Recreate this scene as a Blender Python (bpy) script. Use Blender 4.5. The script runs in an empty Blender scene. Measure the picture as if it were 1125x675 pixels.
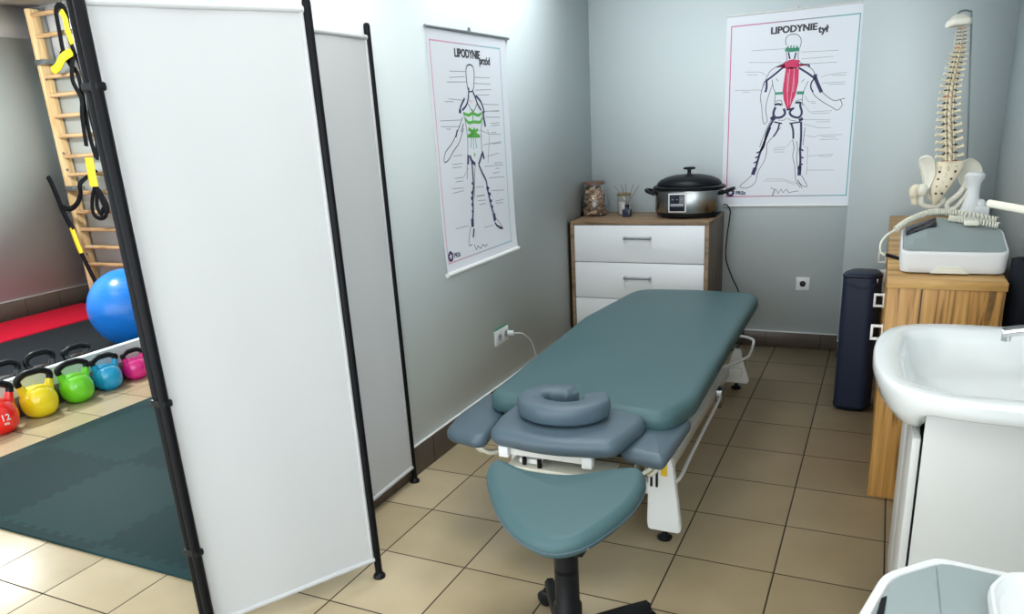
import bpy, bmesh, math, random
from mathutils import Vector, Matrix
random.seed(7)
SC = bpy.context.scene
COL = SC.collection
PI = math.pi
T = 0.333            # floor tile

# ------------------------------------------------------------------ materials
def mat(name, col, rough=0.5, metal=0.0, spec=0.5, coat=0.0, bump=None, mottle=None, trans=0.0, alpha=None):
    m = bpy.data.materials.new(name); m.use_nodes = True
    nt = m.node_tree; b = nt.nodes['Principled BSDF']
    b.inputs['Base Color'].default_value = (*col, 1)
    b.inputs['Roughness'].default_value = rough
    b.inputs['Metallic'].default_value = metal
    b.inputs['Specular IOR Level'].default_value = spec
    b.inputs['Coat Weight'].default_value = coat
    b.inputs['Coat Roughness'].default_value = 0.1
    b.inputs['Transmission Weight'].default_value = trans
    tc = nt.nodes.new('ShaderNodeTexCoord')
    if mottle:
        sc_, amt = mottle
        n = nt.nodes.new('ShaderNodeTexNoise'); n.inputs['Scale'].default_value = sc_; n.inputs['Detail'].default_value = 4
        nt.links.new(tc.outputs['Object'], n.inputs['Vector'])
        mx = nt.nodes.new('ShaderNodeMix'); mx.data_type = 'RGBA'
        mx.inputs[6].default_value = (*[c*(1-amt) for c in col], 1)
        mx.inputs[7].default_value = (*[min(1, c*(1+amt)) for c in col], 1)
        nt.links.new(n.outputs['Fac'], mx.inputs[0]); nt.links.new(mx.outputs[2], b.inputs['Base Color'])
    if bump:
        sc_, st = bump
        n = nt.nodes.new('ShaderNodeTexNoise'); n.inputs['Scale'].default_value = sc_; n.inputs['Detail'].default_value = 3
        nt.links.new(tc.outputs['Object'], n.inputs['Vector'])
        bp = nt.nodes.new('ShaderNodeBump'); bp.inputs['Strength'].default_value = st; bp.inputs['Distance'].default_value = 0.002
        nt.links.new(n.outputs['Fac'], bp.inputs['Height']); nt.links.new(bp.outputs['Normal'], b.inputs['Normal'])
    return m

def wood(name, c1, c2, axis='z', scale=9, rough=0.45, dark=0.35):
    m = bpy.data.materials.new(name); m.use_nodes = True
    nt = m.node_tree; b = nt.nodes['Principled BSDF']; N = nt.nodes.new
    tc = N('ShaderNodeTexCoord'); mp = N('ShaderNodeMapping')
    s = {'x': (1.2, scale*2, scale*2), 'y': (scale*2, 1.2, scale*2), 'z': (scale*2, scale*2, 1.2)}[axis]
    mp.inputs['Scale'].default_value = s
    nt.links.new(tc.outputs['Object'], mp.inputs['Vector'])
    n1 = N('ShaderNodeTexNoise'); n1.inputs['Scale'].default_value = 1.6; n1.inputs['Detail'].default_value = 6; n1.inputs['Distortion'].default_value = 1.0
    nt.links.new(mp.outputs[0], n1.inputs['Vector'])
    r = N('ShaderNodeValToRGB')
    r.color_ramp.elements[0].position = 0.36; r.color_ramp.elements[0].color = (*[c*dark for c in c1], 1)
    r.color_ramp.elements[1].position = 0.64; r.color_ramp.elements[1].color = (*c2, 1)
    e = r.color_ramp.elements.new(0.46); e.color = (*c1, 1)
    nt.links.new(n1.outputs['Fac'], r.inputs[0]); nt.links.new(r.outputs[0], b.inputs['Base Color'])
    b.inputs['Roughness'].default_value = rough
    return m

def tile_mat():
    m = bpy.data.materials.new('floor_tiles'); m.use_nodes = True
    nt = m.node_tree; b = nt.nodes['Principled BSDF']; N = nt.nodes.new; L = nt.links.new
    tc = N('ShaderNodeTexCoord'); sp = N('ShaderNodeSeparateXYZ'); L(tc.outputs['Object'], sp.inputs[0])
    def M(op, a, c=None, d=None):
        n = N('ShaderNodeMath'); n.operation = op
        for i, v in enumerate((a, c, d)):
            if v is None: continue
            if isinstance(v, (int, float)): n.inputs[i].default_value = v
            else: L(v, n.inputs[i])
        return n.outputs[0]
    ds = []; cells = []
    for ax in (0, 1):
        q = M('DIVIDE', sp.outputs[ax], T)
        fr = M('FRACT', q); cells.append(M('FLOOR', q))
        ds.append(M('MINIMUM', fr, M('SUBTRACT', 1.0, fr)))
    d = M('MINIMUM', ds[0], ds[1])
    g = N('ShaderNodeMapRange'); g.inputs[1].default_value = 0.0055; g.inputs[2].default_value = 0.010
    L(d, g.inputs[0])
    wn = N('ShaderNodeTexWhiteNoise'); cb = N('ShaderNodeCombineXYZ'); L(cells[0], cb.inputs[0]); L(cells[1], cb.inputs[1]); L(cb.outputs[0], wn.inputs['Vector'])
    n1 = N('ShaderNodeTexNoise'); n1.inputs['Scale'].default_value = 5; n1.inputs['Detail'].default_value = 5; L(tc.outputs['Object'], n1.inputs['Vector'])
    mixv = M('ADD', M('MULTIPLY', wn.outputs['Value'], 0.35), M('MULTIPLY', n1.outputs['Fac'], 0.65))
    cr = N('ShaderNodeValToRGB'); cr.color_ramp.elements[0].position = 0.25; cr.color_ramp.elements[0].color = (0.47, 0.375, 0.225, 1)
    cr.color_ramp.elements[1].position = 0.8; cr.color_ramp.elements[1].color = (0.64, 0.53, 0.345, 1); L(mixv, cr.inputs[0])
    mx = N('ShaderNodeMix'); mx.data_type = 'RGBA'; L(g.outputs[0], mx.inputs[0]); mx.inputs[6].default_value = (0.035, 0.022, 0.012, 1); L(cr.outputs[0], mx.inputs[7])
    L(mx.outputs[2], b.inputs['Base Color'])
    rr = N('ShaderNodeMapRange'); rr.inputs[3].default_value = 0.8; rr.inputs[4].default_value = 0.32; L(g.outputs[0], rr.inputs[0]); L(rr.outputs[0], b.inputs['Roughness'])
    bp = N('ShaderNodeBump'); bp.inputs['Strength'].default_value = 0.5; bp.inputs['Distance'].default_value = 0.002; L(g.outputs[0], bp.inputs['Height']); L(bp.outputs['Normal'], b.inputs['Normal'])
    return m

def puzzle_mat():
    m = bpy.data.materials.new('puzzle_foam'); m.use_nodes = True
    nt = m.node_tree; b = nt.nodes['Principled BSDF']; N = nt.nodes.new; L = nt.links.new
    tc = N('ShaderNodeTexCoord'); sp = N('ShaderNodeSeparateXYZ'); L(tc.outputs['Object'], sp.inputs[0])
    def M(op, a, c=None):
        n = N('ShaderNodeMath'); n.operation = op
        for i, v in enumerate((a, c)):
            if v is None: continue
            if isinstance(v, (int, float)): n.inputs[i].default_value = v
            else: L(v, n.inputs[i])
        return n.outputs[0]
    def wob(o): return M('MULTIPLY', M('GREATER_THAN', M('SINE', M('MULTIPLY', o, 2*PI/0.075)), 0.0), 0.022)
    x = M('ADD', sp.outputs[0], wob(sp.outputs[1])); y = M('ADD', sp.outputs[1], wob(sp.outputs[0]))
    S_ = 0.6
    cx = M('FLOOR', M('DIVIDE', M('SUBTRACT', x, -2.08), S_)); cy = M('FLOOR', M('DIVIDE', M('SUBTRACT', y, -2.69), S_))
    ch = M('PINGPONG', M('ADD', cx, cy), 1.0)
    mx = N('ShaderNodeMix'); mx.data_type = 'RGBA'; L(ch, mx.inputs[0])
    mx.inputs[6].default_value = (0.008, 0.030, 0.033, 1); mx.inputs[7].default_value = (0.013, 0.042, 0.045, 1)
    L(mx.outputs[2], b.inputs['Base Color']); b.inputs['Roughness'].default_value = 0.6; b.inputs['Specular IOR Level'].default_value = 0.08
    n = N('ShaderNodeTexNoise'); n.inputs['Scale'].default_value = 250; L(tc.outputs['Object'], n.inputs['Vector'])
    bp = N('ShaderNodeBump'); bp.inputs['Strength'].default_value = 0.15; bp.inputs['Distance'].default_value = 0.001; L(n.outputs['Fac'], bp.inputs['Height']); L(bp.outputs['Normal'], b.inputs['Normal'])
    return m

def print_mat(name, axis, a, b_, ca, cb_):
    """printed ink that runs from one colour to another across the poster"""
    m = bpy.data.materials.new(name); m.use_nodes = True
    nt = m.node_tree; b = nt.nodes['Principled BSDF']; N = nt.nodes.new; L = nt.links.new
    tc = N('ShaderNodeTexCoord'); sp = N('ShaderNodeSeparateXYZ'); L(tc.outputs['Object'], sp.inputs[0])
    mr = N('ShaderNodeMapRange'); mr.inputs[1].default_value = a; mr.inputs[2].default_value = b_; L(sp.outputs[axis], mr.inputs[0])
    mx = N('ShaderNodeMix'); mx.data_type = 'RGBA'; L(mr.outputs[0], mx.inputs[0]); mx.inputs[6].default_value = (*ca, 1); mx.inputs[7].default_value = (*cb_, 1)
    L(mx.outputs[2], b.inputs['Base Color']); b.inputs['Roughness'].default_value = 0.4
    return m

M_ = {}
M_['tiles'] = tile_mat()
M_['wall'] = mat('grey_wall_paint', (0.66, 0.725, 0.73), 0.5, bump=(60, 0.12), spec=0.5)
M_['wall_white'] = mat('white_wall_paint', (0.85, 0.86, 0.86), 0.6)
M_['ceiling'] = mat('ceiling_paint', (0.72, 0.72, 0.71), 0.8)
M_['skirt'] = mat('brown_tile_skirting', (0.085, 0.068, 0.055), 0.35, mottle=(9, 0.2))
M_['white_line'] = mat('white_sealant', (0.8, 0.81, 0.8), 0.6)
M_['black_plastic'] = mat('black_plastic', (0.007, 0.008, 0.010), 0.38, spec=0.22)
M_['black_metal'] = mat('black_painted_metal', (0.004, 0.0045, 0.006), 0.45, spec=0.15)
M_['fabric'] = mat('white_screen_cloth', (0.55, 0.56, 0.565), 0.9, bump=(400, 0.15), spec=0.2)
M_['vinyl'] = mat('slate_green_vinyl', (0.058, 0.120, 0.130), 0.46, bump=(180, 0.08), spec=0.36)
M_['vinyl2'] = mat('slate_blue_vinyl', (0.075, 0.115, 0.145), 0.42, bump=(180, 0.1), spec=0.5)
M_['navy'] = mat('navy_vinyl', (0.010, 0.017, 0.038), 0.5, spec=0.3)
M_['white_metal'] = mat('white_painted_metal', (0.78, 0.79, 0.76), 0.35)
M_['cream'] = mat('cream_plastic', (0.70, 0.69, 0.58), 0.45)
M_['steel'] = mat('brushed_steel', (0.32, 0.33, 0.33), 0.24, metal=1.0)
M_['chrome'] = mat('chrome', (0.75, 0.76, 0.77), 0.08, metal=1.0)
M_['greymetal'] = mat('grey_handle_metal', (0.28, 0.30, 0.31), 0.35, metal=0.8)
M_['white_lam'] = mat('white_laminate', (0.80, 0.82, 0.83), 0.35)
M_['vanity'] = mat('vanity_white', (0.58, 0.585, 0.56), 0.3)
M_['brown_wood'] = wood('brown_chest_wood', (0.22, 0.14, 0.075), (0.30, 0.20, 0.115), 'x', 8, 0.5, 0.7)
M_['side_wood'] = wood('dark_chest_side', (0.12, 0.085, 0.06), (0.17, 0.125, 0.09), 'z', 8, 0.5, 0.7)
M_['oak'] = wood('knotty_oak', (0.42, 0.205, 0.045), (0.56, 0.31, 0.09), 'z', 13, 0.45, 0.32)
M_['oak_edge'] = wood('oak_edge', (0.46, 0.25, 0.07), (0.62, 0.38, 0.13), 'x', 7, 0.45, 0.7)
M_['pine'] = wood('pine', (0.62, 0.42, 0.20), (0.76, 0.56, 0.31), 'z', 7, 0.5, 0.75)
M_['rung'] = wood('rung_wood', (0.50, 0.31, 0.15), (0.62, 0.42, 0.23), 'x', 7, 0.45, 0.75)
M_['ceramic'] = mat('white_ceramic', (0.72, 0.745, 0.74), 0.12, coat=0.6)
M_['white_plastic'] = mat('white_plastic', (0.66, 0.67, 0.67), 0.4)
M_['grey_panel'] = mat('grey_device_top', (0.27, 0.32, 0.32), 0.3)
M_['dark_screen'] = mat('dark_display', (0.008, 0.010, 0.022), 0.12)
M_['bone'] = mat('bone_plastic', (0.78, 0.70, 0.52), 0.5, mottle=(20, 0.1))
M_['bone_w'] = mat('pale_bone_plastic', (0.74, 0.72, 0.62), 0.5, mottle=(14, 0.08))
M_['disc'] = mat('orange_disc_plastic', (0.50, 0.16, 0.05), 0.5)
M_['spaced'] = mat('dark_nerve_plastic', (0.05, 0.03, 0.02), 0.5)
M_['red_mat'] = mat('red_mat_foam', (0.42, 0.004, 0.022), 0.8, spec=0.15, bump=(120, .1))
M_['black_mat'] = mat('black_gym_mat', (0.010, 0.014, 0.018), 0.75, spec=0.15, bump=(150, .2))
M_['puzzle'] = puzzle_mat()
M_['ball'] = mat('blue_ball_rubber', (0.010, 0.17, 0.60), 0.25, spec=0.4)
M_['yellow_web'] = mat('yellow_webbing', (0.80, 0.62, 0.02), 0.6)
M_['black_web'] = mat('black_webbing', (0.005, 0.005, 0.007), 0.8, spec=0.15)
M_['paper'] = mat('poster_paper', (0.80, 0.82, 0.87), 0.35)
M_['ink_k'] = mat('black_ink', (0.03, 0.03, 0.04), 0.5)
M_['ink_l'] = mat('grey_ink', (0.30, 0.32, 0.35), 0.5)
M_['ink_n'] = mat('navy_ink', (0.015, 0.015, 0.09), 0.5)
M_['ink_g'] = mat('green_ink', (0.03, 0.28, 0.16), 0.5)
M_['ink_g2'] = mat('bright_green_ink', (0.10, 0.45, 0.06), 0.5)
M_['ink_t'] = mat('teal_ink', (0.04, 0.30, 0.30), 0.5)
M_['ink_r'] = mat('red_ink', (0.72, 0.02, 0.12), 0.5)
M_['ink_p'] = mat('pink_ink', (0.85, 0.35, 0.45), 0.5)
M_['ink_w'] = mat('pale_pink_ink', (0.85, 0.45, 0.52), 0.5)
M_['amber'] = mat('yellow_sticker', (0.75, 0.50, 0.02), 0.4)
M_['green_tape'] = mat('green_outlet_edge', (0.02, 0.22, 0.10), 0.4)
M_['jar_glass'] = mat('jar_glass', (1.0, 1.0, 1.0), 0.02, trans=1.0)
M_['wax'] = mat('white_candle_wax', (0.82, 0.82, 0.80), 0.5)
M_['lid_wood'] = wood('lid_wood', (0.20, 0.15, 0.05), (0.28, 0.21, 0.08), 'x', 14, 0.5, 0.7)
M_['cork'] = mat('brown_lid', (0.16, 0.09, 0.06), 0.6)
M_['diffuser_glass'] = mat('dark_blue_glass', (0.02, 0.03, 0.055), 0.1)
M_['reed'] = mat('grey_reed', (0.16, 0.13, 0.12), 0.7)
M_['dark_foam'] = mat('dark_foam', (0.005, 0.007, 0.012), 0.7, spec=0.2)
M_['lamp'] = mat('lamp_diffuser', (0.9, 0.9, 0.9), 0.5)
M_['cable_w'] = mat('pale_cable', (0.55, 0.58, 0.58), 0.5)

# ------------------------------------------------------------------ mesh helpers
def finish(name, bm, m, parent=None, smooth=True, angle=40):
    me = bpy.data.meshes.new(name)
    bmesh.ops.recalc_face_normals(bm, faces=bm.faces[:])
    bm.to_mesh(me); bm.free()
    mats = m if isinstance(m, (list, tuple)) else [m]
    for k in mats: me.materials.append(M_[k] if isinstance(k, str) else k)
    if smooth:
        for p in me.polygons: p.use_smooth = True
        a = math.radians(angle)
        try: me.set_sharp_from_angle(angle=a)
        except Exception: pass
    o = bpy.data.objects.new(name, me); COL.objects.link(o)
    if parent is not None: o.parent = parent
    return o
def tag(o, label, cat, group=None, kind=None):
    if label: o['label'] = label
    if cat: o['category'] = cat
    if group: o['group'] = group
    if kind: o['kind'] = kind
    return o
def empty(name, loc, label, cat, group=None, rz=0):
    o = bpy.data.objects.new(name, None); COL.objects.link(o); o.location = loc; o.rotation_euler = (0, 0, rz)
    o.empty_display_size = 0.05
    return tag(o, label, cat, group)
def structure(o): o['kind'] = 'structure'; return o
def copy_tree(o, parent=None):
    c = o.copy(); COL.objects.link(c)
    if parent is not None: c.parent = parent
    for ch in list(o.children): copy_tree(ch, c)
    return c

def add_box(bm, c, s, bev=0.0, seg=2, rot=None, mi=0):
    t = bmesh.new()
    bmesh.ops.create_cube(t, size=1)
    for v in t.verts: v.co = Vector((v.co.x*s[0], v.co.y*s[1], v.co.z*s[2]))
    if bev > 0:
        bmesh.ops.bevel(t, geom=t.edges[:], offset=min(bev, min(s)*0.49), segments=seg, profile=0.5, affect='EDGES')
    mtx = Matrix.Translation(c) @ (rot if rot is not None else Matrix())
    merge(bm, t, mtx, mi)
def merge(bm, t, mtx=None, mi=0):
    mp = {}
    for v in t.verts: mp[v] = bm.verts.new(mtx @ v.co if mtx is not None else v.co)
    for f in t.faces:
        try:
            nf = bm.faces.new([mp[v] for v in f.verts]); nf.material_index = mi or f.material_index; nf.smooth = True
        except ValueError: pass
    t.free()
def box(name, lo, hi, m, parent=None, bev=0.0, seg=2, smooth=True):
    bm = bmesh.new()
    add_box(bm, [(a+b)/2 for a, b in zip(lo, hi)], [abs(b-a) for a, b in zip(lo, hi)], bev, seg)
    return finish(name, bm, m, parent, smooth)
def RX(a): return Matrix.Rotation(a, 4, 'X')
def RY(a): return Matrix.Rotation(a, 4, 'Y')
def RZ(a): return Matrix.Rotation(a, 4, 'Z')

def add_lathe(bm, prof, c=(0, 0, 0), n=32, rot=None, sx=1, sy=1, mi=0):
    mtx = Matrix.Translation(c) @ (rot if rot is not None else Matrix())
    rings = []
    for r, z in prof:
        if r < 1e-6: rings.append([bm.verts.new(mtx @ Vector((0, 0, z)))])
        else: rings.append([bm.verts.new(mtx @ Vector((r*sx*math.cos(2*PI*k/n), r*sy*math.sin(2*PI*k/n), z))) for k in range(n)])
    for a, b in zip(rings, rings[1:]):
        for k in range(n):
            k2 = (k+1) % n
            if len(a) == 1 and len(b) == 1: continue
            if len(a) == 1: q = [a[0], b[k], b[k2]]
            elif len(b) == 1: q = [a[k], a[k2], b[0]]
            else: q = [a[k], a[k2], b[k2], b[k]]
            f = bm.faces.new(q); f.material_index = mi
    for ring in (rings[0], rings[-1]):
        if len(ring) > 2:
            f = bm.faces.new(ring); f.material_index = mi
def add_cyl(bm, p, q, r, n=16, r2=None, mi=0):
    p, q = Vector(p), Vector(q); d = q-p; L = d.length
    rot = d.to_track_quat('Z', 'Y').to_matrix().to_4x4()
    add_lathe(bm, [(r, 0), (r2 if r2 is not None else r, L)], p, n, rot, mi=mi)
def spline(pts, k=8, closed=False):
    P = [Vector(p) for p in pts]; n = len(P); out = []
    rng = range(n if closed else n-1)
    for i in rng:
        if closed: a, b, c, d = P[(i-1) % n], P[i], P[(i+1) % n], P[(i+2) % n]
        else: a, b, c, d = P[max(i-1, 0)], P[i], P[i+1], P[min(i+2, n-1)]
        for j in range(k):
            t = j/k
            out.append(0.5*((2*b)+(c-a)*t+(2*a-5*b+4*c-d)*t*t+(-a+3*b-3*c+d)*t**3))
    if not closed: out.append(P[-1])
    return out
def add_tube(bm, pts, r, n=10, closed=False, flat=1.0, mi=0, up=None):
    """round (or flattened) tube along points; r may be a list"""
    P = [Vector(p) for p in pts]; N = len(P)
    R_ = r if isinstance(r, (list, tuple)) else [r]*N
    rings = []; prev = None
    for i in range(N):
        a = P[(i-1) % N] if (closed or i > 0) else P[i]; b = P[(i+1) % N] if (closed or i < N-1) else P[i]
        t = (b-a).normalized() if (b-a).length > 1e-9 else Vector((0, 0, 1))
        if prev is None:
            u = Vector(up) if up is not None else (Vector((0, 0, 1)) if abs(t.z) < 0.9 else Vector((1, 0, 0)))
        else: u = prev
        u = (u - t*u.dot(t))
        if u.length < 1e-6: u = t.orthogonal()
        u.normalize(); prev = u; w = t.cross(u)
        rings.append([bm.verts.new(P[i]+u*(math.cos(2*PI*k/n)*R_[i])+w*(math.sin(2*PI*k/n)*R_[i]*flat)) for k in range(n)])
    prs = list(zip(rings, rings[1:])) + ([(rings[-1], rings[0])] if closed else [])
    for a, b in prs:
        for k in range(n):
            f = bm.faces.new([a[k], a[(k+1) % n], b[(k+1) % n], b[k]]); f.material_index = mi
    if not closed:
        for ring in (rings[0], rings[-1]):
            f = bm.faces.new(ring); f.material_index = mi
def add_sphere(bm, c, r, s=(1, 1, 1), u=24, v=14, rot=None, mi=0):
    prof = [(r*math.sin(PI*i/v), -r*math.cos(PI*i/v)) for i in range(v+1)]
    prof[0] = (0, -r); prof[-1] = (0, r)
    t = bmesh.new(); add_lathe(t, prof, n=u)
    for q in t.verts: q.co = Vector((q.co.x*s[0], q.co.y*s[1], q.co.z*s[2]))
    merge(bm, t, Matrix.Translation(c) @ (rot if rot is not None else Matrix()), mi)
def round_poly(pts, rad, seg=6):
    """polygon with rounded corners; rad a number or a list"""
    n = len(pts); out = []
    for i in range(n):
        p = Vector(pts[i]); a = Vector(pts[i-1]); b = Vector(pts[(i+1) % n]); r = rad[i] if isinstance(rad, (list, tuple)) else rad
        u = (a-p); v = (b-p); lu, lv = u.length, v.length; u.normalize(); v.normalize()
        ang = u.angle(v); d = min(r/max(math.tan(ang/2), 1e-3), lu*0.48, lv*0.48)
        s, e = p+u*d, p+v*d
        for k in range(seg+1):
            t = k/seg
            out.append((1-t)**2*s+2*(1-t)*t*p+t*t*e)
    return out
def resample(P, n):
    P = [Vector(p) for p in P]; L = [0]
    for i in range(len(P)): L.append(L[-1]+(P[(i+1) % len(P)]-P[i]).length)
    out = []; j = 0
    for k in range(n):
        s = L[-1]*k/n
        while L[j+1] < s: j += 1
        t = (s-L[j])/max(L[j+1]-L[j], 1e-9); out.append(P[j].lerp(P[(j+1) % len(P)], t))
    return out
def add_pad(bm, outline, z0, z1, er, n=96, crown=0.006, tilt=None, mi=0, seg=6):
    """upholstered pad: outline swept with rounded edges and slightly domed top"""
    P = resample([Vector((p[0], p[1])) for p in outline], n)
    area = sum(P[i].x*P[(i+1) % n].y-P[(i+1) % n].x*P[i].y for i in range(n))
    if area < 0: P.reverse()
    c = sum(P, Vector((0, 0)))/n
    Nn = []
    for i in range(n):
        t = (P[(i+2) % n]-P[i-2]).normalized(); Nn.append(Vector((-t.y, t.x)))   # inward for ccw
    er2 = min(er, (z1-z0)/2)
    levels = [(er2*0.9+er*0.5, z0)]
    for k in range(seg+1):
        a = -PI/2+PI/2*k/seg; levels.append((er2*(1-math.cos(a)), z0+er2+er2*math.sin(a)))
    for k in range(seg+1):
        a = PI/2*k/seg; levels.append((er2*(1-math.cos(a)), z1-er2+er2*math.sin(a)))
    rings = []
    for ins, z in levels: rings.append([(P[i]+Nn[i]*ins, z) for i in range(n)])
    base = [P[i]+Nn[i]*er2 for i in range(n)]
    for k, f in enumerate((0.93, 0.8, 0.6, 0.35)):
        rings.append([(c+(base[i]-c)*f, z1+crown*(1-f*f)) for i in range(n)])
    def tz(p, z): return z + (tilt(p.x, p.y) if tilt else 0)
    V = [[bm.verts.new((p.x, p.y, tz(p, z))) for p, z in r] for r in rings]
    for a, b in zip(V, V[1:]):
        for i in range(n):
            f = bm.faces.new([a[i], a[(i+1) % n], b[(i+1) % n], b[i]]); f.material_index = mi
    f = bm.faces.new(list(reversed(V[0]))); f.material_index = mi
    cv = bm.verts.new((c.x, c.y, tz(c, z1+crown)))
    for i in range(n):
        f = bm.faces.new([V[-1][i], V[-1][(i+1) % n], cv]); f.material_index = mi
def add_prism(bm, poly, fn, d0, d1, mi=0):
    """extrude polygon; fn(u, v, d) -> world"""
    A = [bm.verts.new(fn(u, v, d0)) for u, v in poly]; B = [bm.verts.new(fn(u, v, d1)) for u, v in poly]
    n = len(poly)
    for q in (A, list(reversed(B))):
        f = bm.faces.new(q); f.material_index = mi
    for i in range(n):
        f = bm.faces.new([A[i], B[i], B[(i+1) % n], A[(i+1) % n]]); f.material_index = mi
def text_mesh(body, size, depth=0.0004, bold=0.0, align='LEFT', spacing=1.0):
    cu = bpy.data.curves.new('lettering', 'FONT'); cu.body = body; cu.size = size; cu.extrude = depth; cu.offset = bold
    cu.align_x = align; cu.space_character = spacing; cu.resolution_u = 3
    o = bpy.data.objects.new('lettering', cu); COL.objects.link(o)
    dg = bpy.context.evaluated_depsgraph_get(); dg.update()
    me = bpy.data.meshes.new_from_object(o.evaluated_get(dg))
    bpy.data.objects.remove(o); bpy.data.curves.remove(cu)
    return me
def add_text(bm, body, size, frame, depth=0.0004, bold=0.0, align='LEFT', spacing=1.0, sx=1.0, rot=0):
    """frame(u, v, d) -> point"""
    me = text_mesh(body, size, depth, bold, align, spacing)
    t = bmesh.new(); t.from_mesh(me); bpy.data.meshes.remove(me)
    c, s = math.cos(rot), math.sin(rot)
    mp = {v: bm.verts.new(frame(v.co.x*sx*c-v.co.y*s, v.co.x*sx*s+v.co.y*c, v.co.z)) for v in t.verts}
    for f in t.faces:
        try: bm.faces.new([mp[v] for v in f.verts])
        except ValueError: pass
    t.free()

# ================================================================== ROOM
XL, XR, YB, YP = -1.239, 1.09, 0.69, 0.55
GX = -6.62; CEIL = 2.72; YF = -7.5
structure(box('floor', (GX-0.1, YF, -0.05), (XR+0.1, YB+0.1, 0), 'tiles', smooth=False))
structure(box('ceiling', (GX-0.1, YF, CEIL), (XR+0.1, YB+0.1, CEIL+0.08), 'ceiling', smooth=False))
structure(box('wall_back', (XL-0.12, YB, 0), (XR+0.1, YB+0.12, CEIL), 'wall', smooth=False))
structure(box('wall_pier', (0.372, YP, 0), (XR, YB, CEIL), 'wall', smooth=False))
WY0, WY1, WZ0, WZ1 = -6.2, -3.95, 0.9, 2.45      # window added in the right wall, behind the camera, to light the left wall
bm = bmesh.new()
for lo, hi in (((XR, YF, 0), (XR+0.1, WY0, CEIL)), ((XR, WY1, 0), (XR+0.1, YB, CEIL)), ((XR, WY0, 0), (XR+0.1, WY1, WZ0)), ((XR, WY0, WZ1), (XR+0.1, WY1, CEIL))):
    add_box(bm, [(a+b)/2 for a, b in zip(lo, hi)], [b-a for a, b in zip(lo, hi)])
structure(finish('wall_right', bm, 'wall', smooth=False))
bm = bmesh.new()
for y in (WY0+0.025, (WY0+WY1)/2, WY1-0.025): add_box(bm, (XR+0.05, y, (WZ0+WZ1)/2), (0.06, 0.05, WZ1-WZ0), 0.004)
for z in (WZ0+0.025, WZ1-0.025): add_box(bm, (XR+0.05, (WY0+WY1)/2, z), (0.06, WY1-WY0, 0.05), 0.004)
add_box(bm, (XR-0.02, (WY0+WY1)/2, WZ0-0.015), (0.20, WY1-WY0+0.1, 0.03), 0.005)
structure(finish('added_window_1', bm, 'white_lam', smooth=False))  # frame of the added window, out of view
structure(box('wall_left', (XL-0.12, -2.42, 0), (XL, YB, CEIL), 'wall', smooth=False))
def two_tone(name, lo, hi, zs):
    bm = bmesh.new()
    add_box(bm, ((lo[0]+hi[0])/2, (lo[1]+hi[1])/2, zs/2), (hi[0]-lo[0], hi[1]-lo[1], zs), mi=0)
    add_box(bm, ((lo[0]+hi[0])/2, (lo[1]+hi[1])/2, (zs+CEIL)/2), (hi[0]-lo[0], hi[1]-lo[1], CEIL-zs), mi=1)
    return structure(finish(name, bm, ['wall', 'wall_white'], smooth=False))
two_tone('wall_gym_left', (GX-0.1, YF), (GX, YB), 2.46)
two_tone('wall_gym_back', (GX-0.1, YB), (XL-0.12, YB+0.12), 2.30)
def skirting(name, lo, hi, h, axis, side):
    """brown tile skirting with its pale sealant line on top"""
    bm = bmesh.new()
    add_box(bm, ((lo[0]+hi[0])/2, (lo[1]+hi[1])/2, h/2), (hi[0]-lo[0], hi[1]-lo[1], h), 0.001, 1, mi=0)
    add_box(bm, ((lo[0]+hi[0])/2, (lo[1]+hi[1])/2, h+0.003), (hi[0]-lo[0], hi[1]-lo[1], 0.006), 0.0, mi=1)
    # grout joints between the skirting tiles
    L = (hi[0]-lo[0]) if axis == 'x' else (hi[1]-lo[1]); k = T*0.5
    while k < L:
        if axis == 'x': add_box(bm, (lo[0]+k, side, h/2), (0.003, 0.0012, h), mi=2)
        else: add_box(bm, (side, lo[1]+k, h/2), (0.0012, 0.003, h), mi=2)
        k += T
    return structure(finish(name, bm, ['skirt', 'white_line', 'black_plastic'], smooth=False))
skirting('baseboard_back', (XL+0.01, YB-0.01), (0.372, YB), 0.10, 'x', YB-0.0105)
skirting('baseboard_pier', (0.372, YP-0.01), (XR, YP), 0.10, 'x', YP-0.0105)
skirting('baseboard_left', (XL, -2.42), (XL+0.01, YB-0.01), 0.135, 'y', XL+0.0105)
skirting('baseboard_right', (XR-0.01, YF), (XR, YP-0.01), 0.10, 'y', XR-0.0105)
skirting('baseboard_gym_left', (GX, YF), (GX+0.01, YB-0.01), 0.185, 'y', GX+0.0105)
skirting('baseboard_gym_back', (GX+0.01, YB-0.01), (XL-0.12, YB), 0.185, 'x', YB-0.0105)
# low ledge behind the kettlebells, grey painted with tile skirting
bm = bmesh.new()
add_box(bm, (-3.955, (-3.2+YB)/2, 0.115), (0.05, YB+3.2, 0.23), 0.004, 2, mi=0)
add_box(bm, (-3.925, (-3.2+YB)/2, 0.06), (0.01, YB+3.2, 0.12), mi=1)
structure(finish('wall_low_ledge', bm, ['wall', 'skirt'], smooth=False))

# ================================================================== GYM CORNER
m_ = box('gym_mat', (-5.83, -3.2, 0.0), (-3.99, 0.62, 0.018), 'black_mat', bev=0.004)
tag(m_, 'black rubber gym mat covering the floor beyond the grey ledge', 'mat')
m_ = box('exercise_mat', (-6.57, -3.2, 0.0), (-5.84, 0.50, 0.028), 'red_mat', bev=0.008)
tag(m_, 'red foam mat strip along the far gym wall', 'mat')
# puzzle mat: outline with teeth on its front edge only hinted, border strips
bm = bmesh.new()
add_box(bm, (-2.37, -1.38, 0.006), (2.06, 2.74, 0.012), 0.003, 2)
m_ = finish('puzzle_mat', bm, 'puzzle'); tag(m_, 'dark teal interlocking puzzle foam mat on beige tiles', 'mat')

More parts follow.
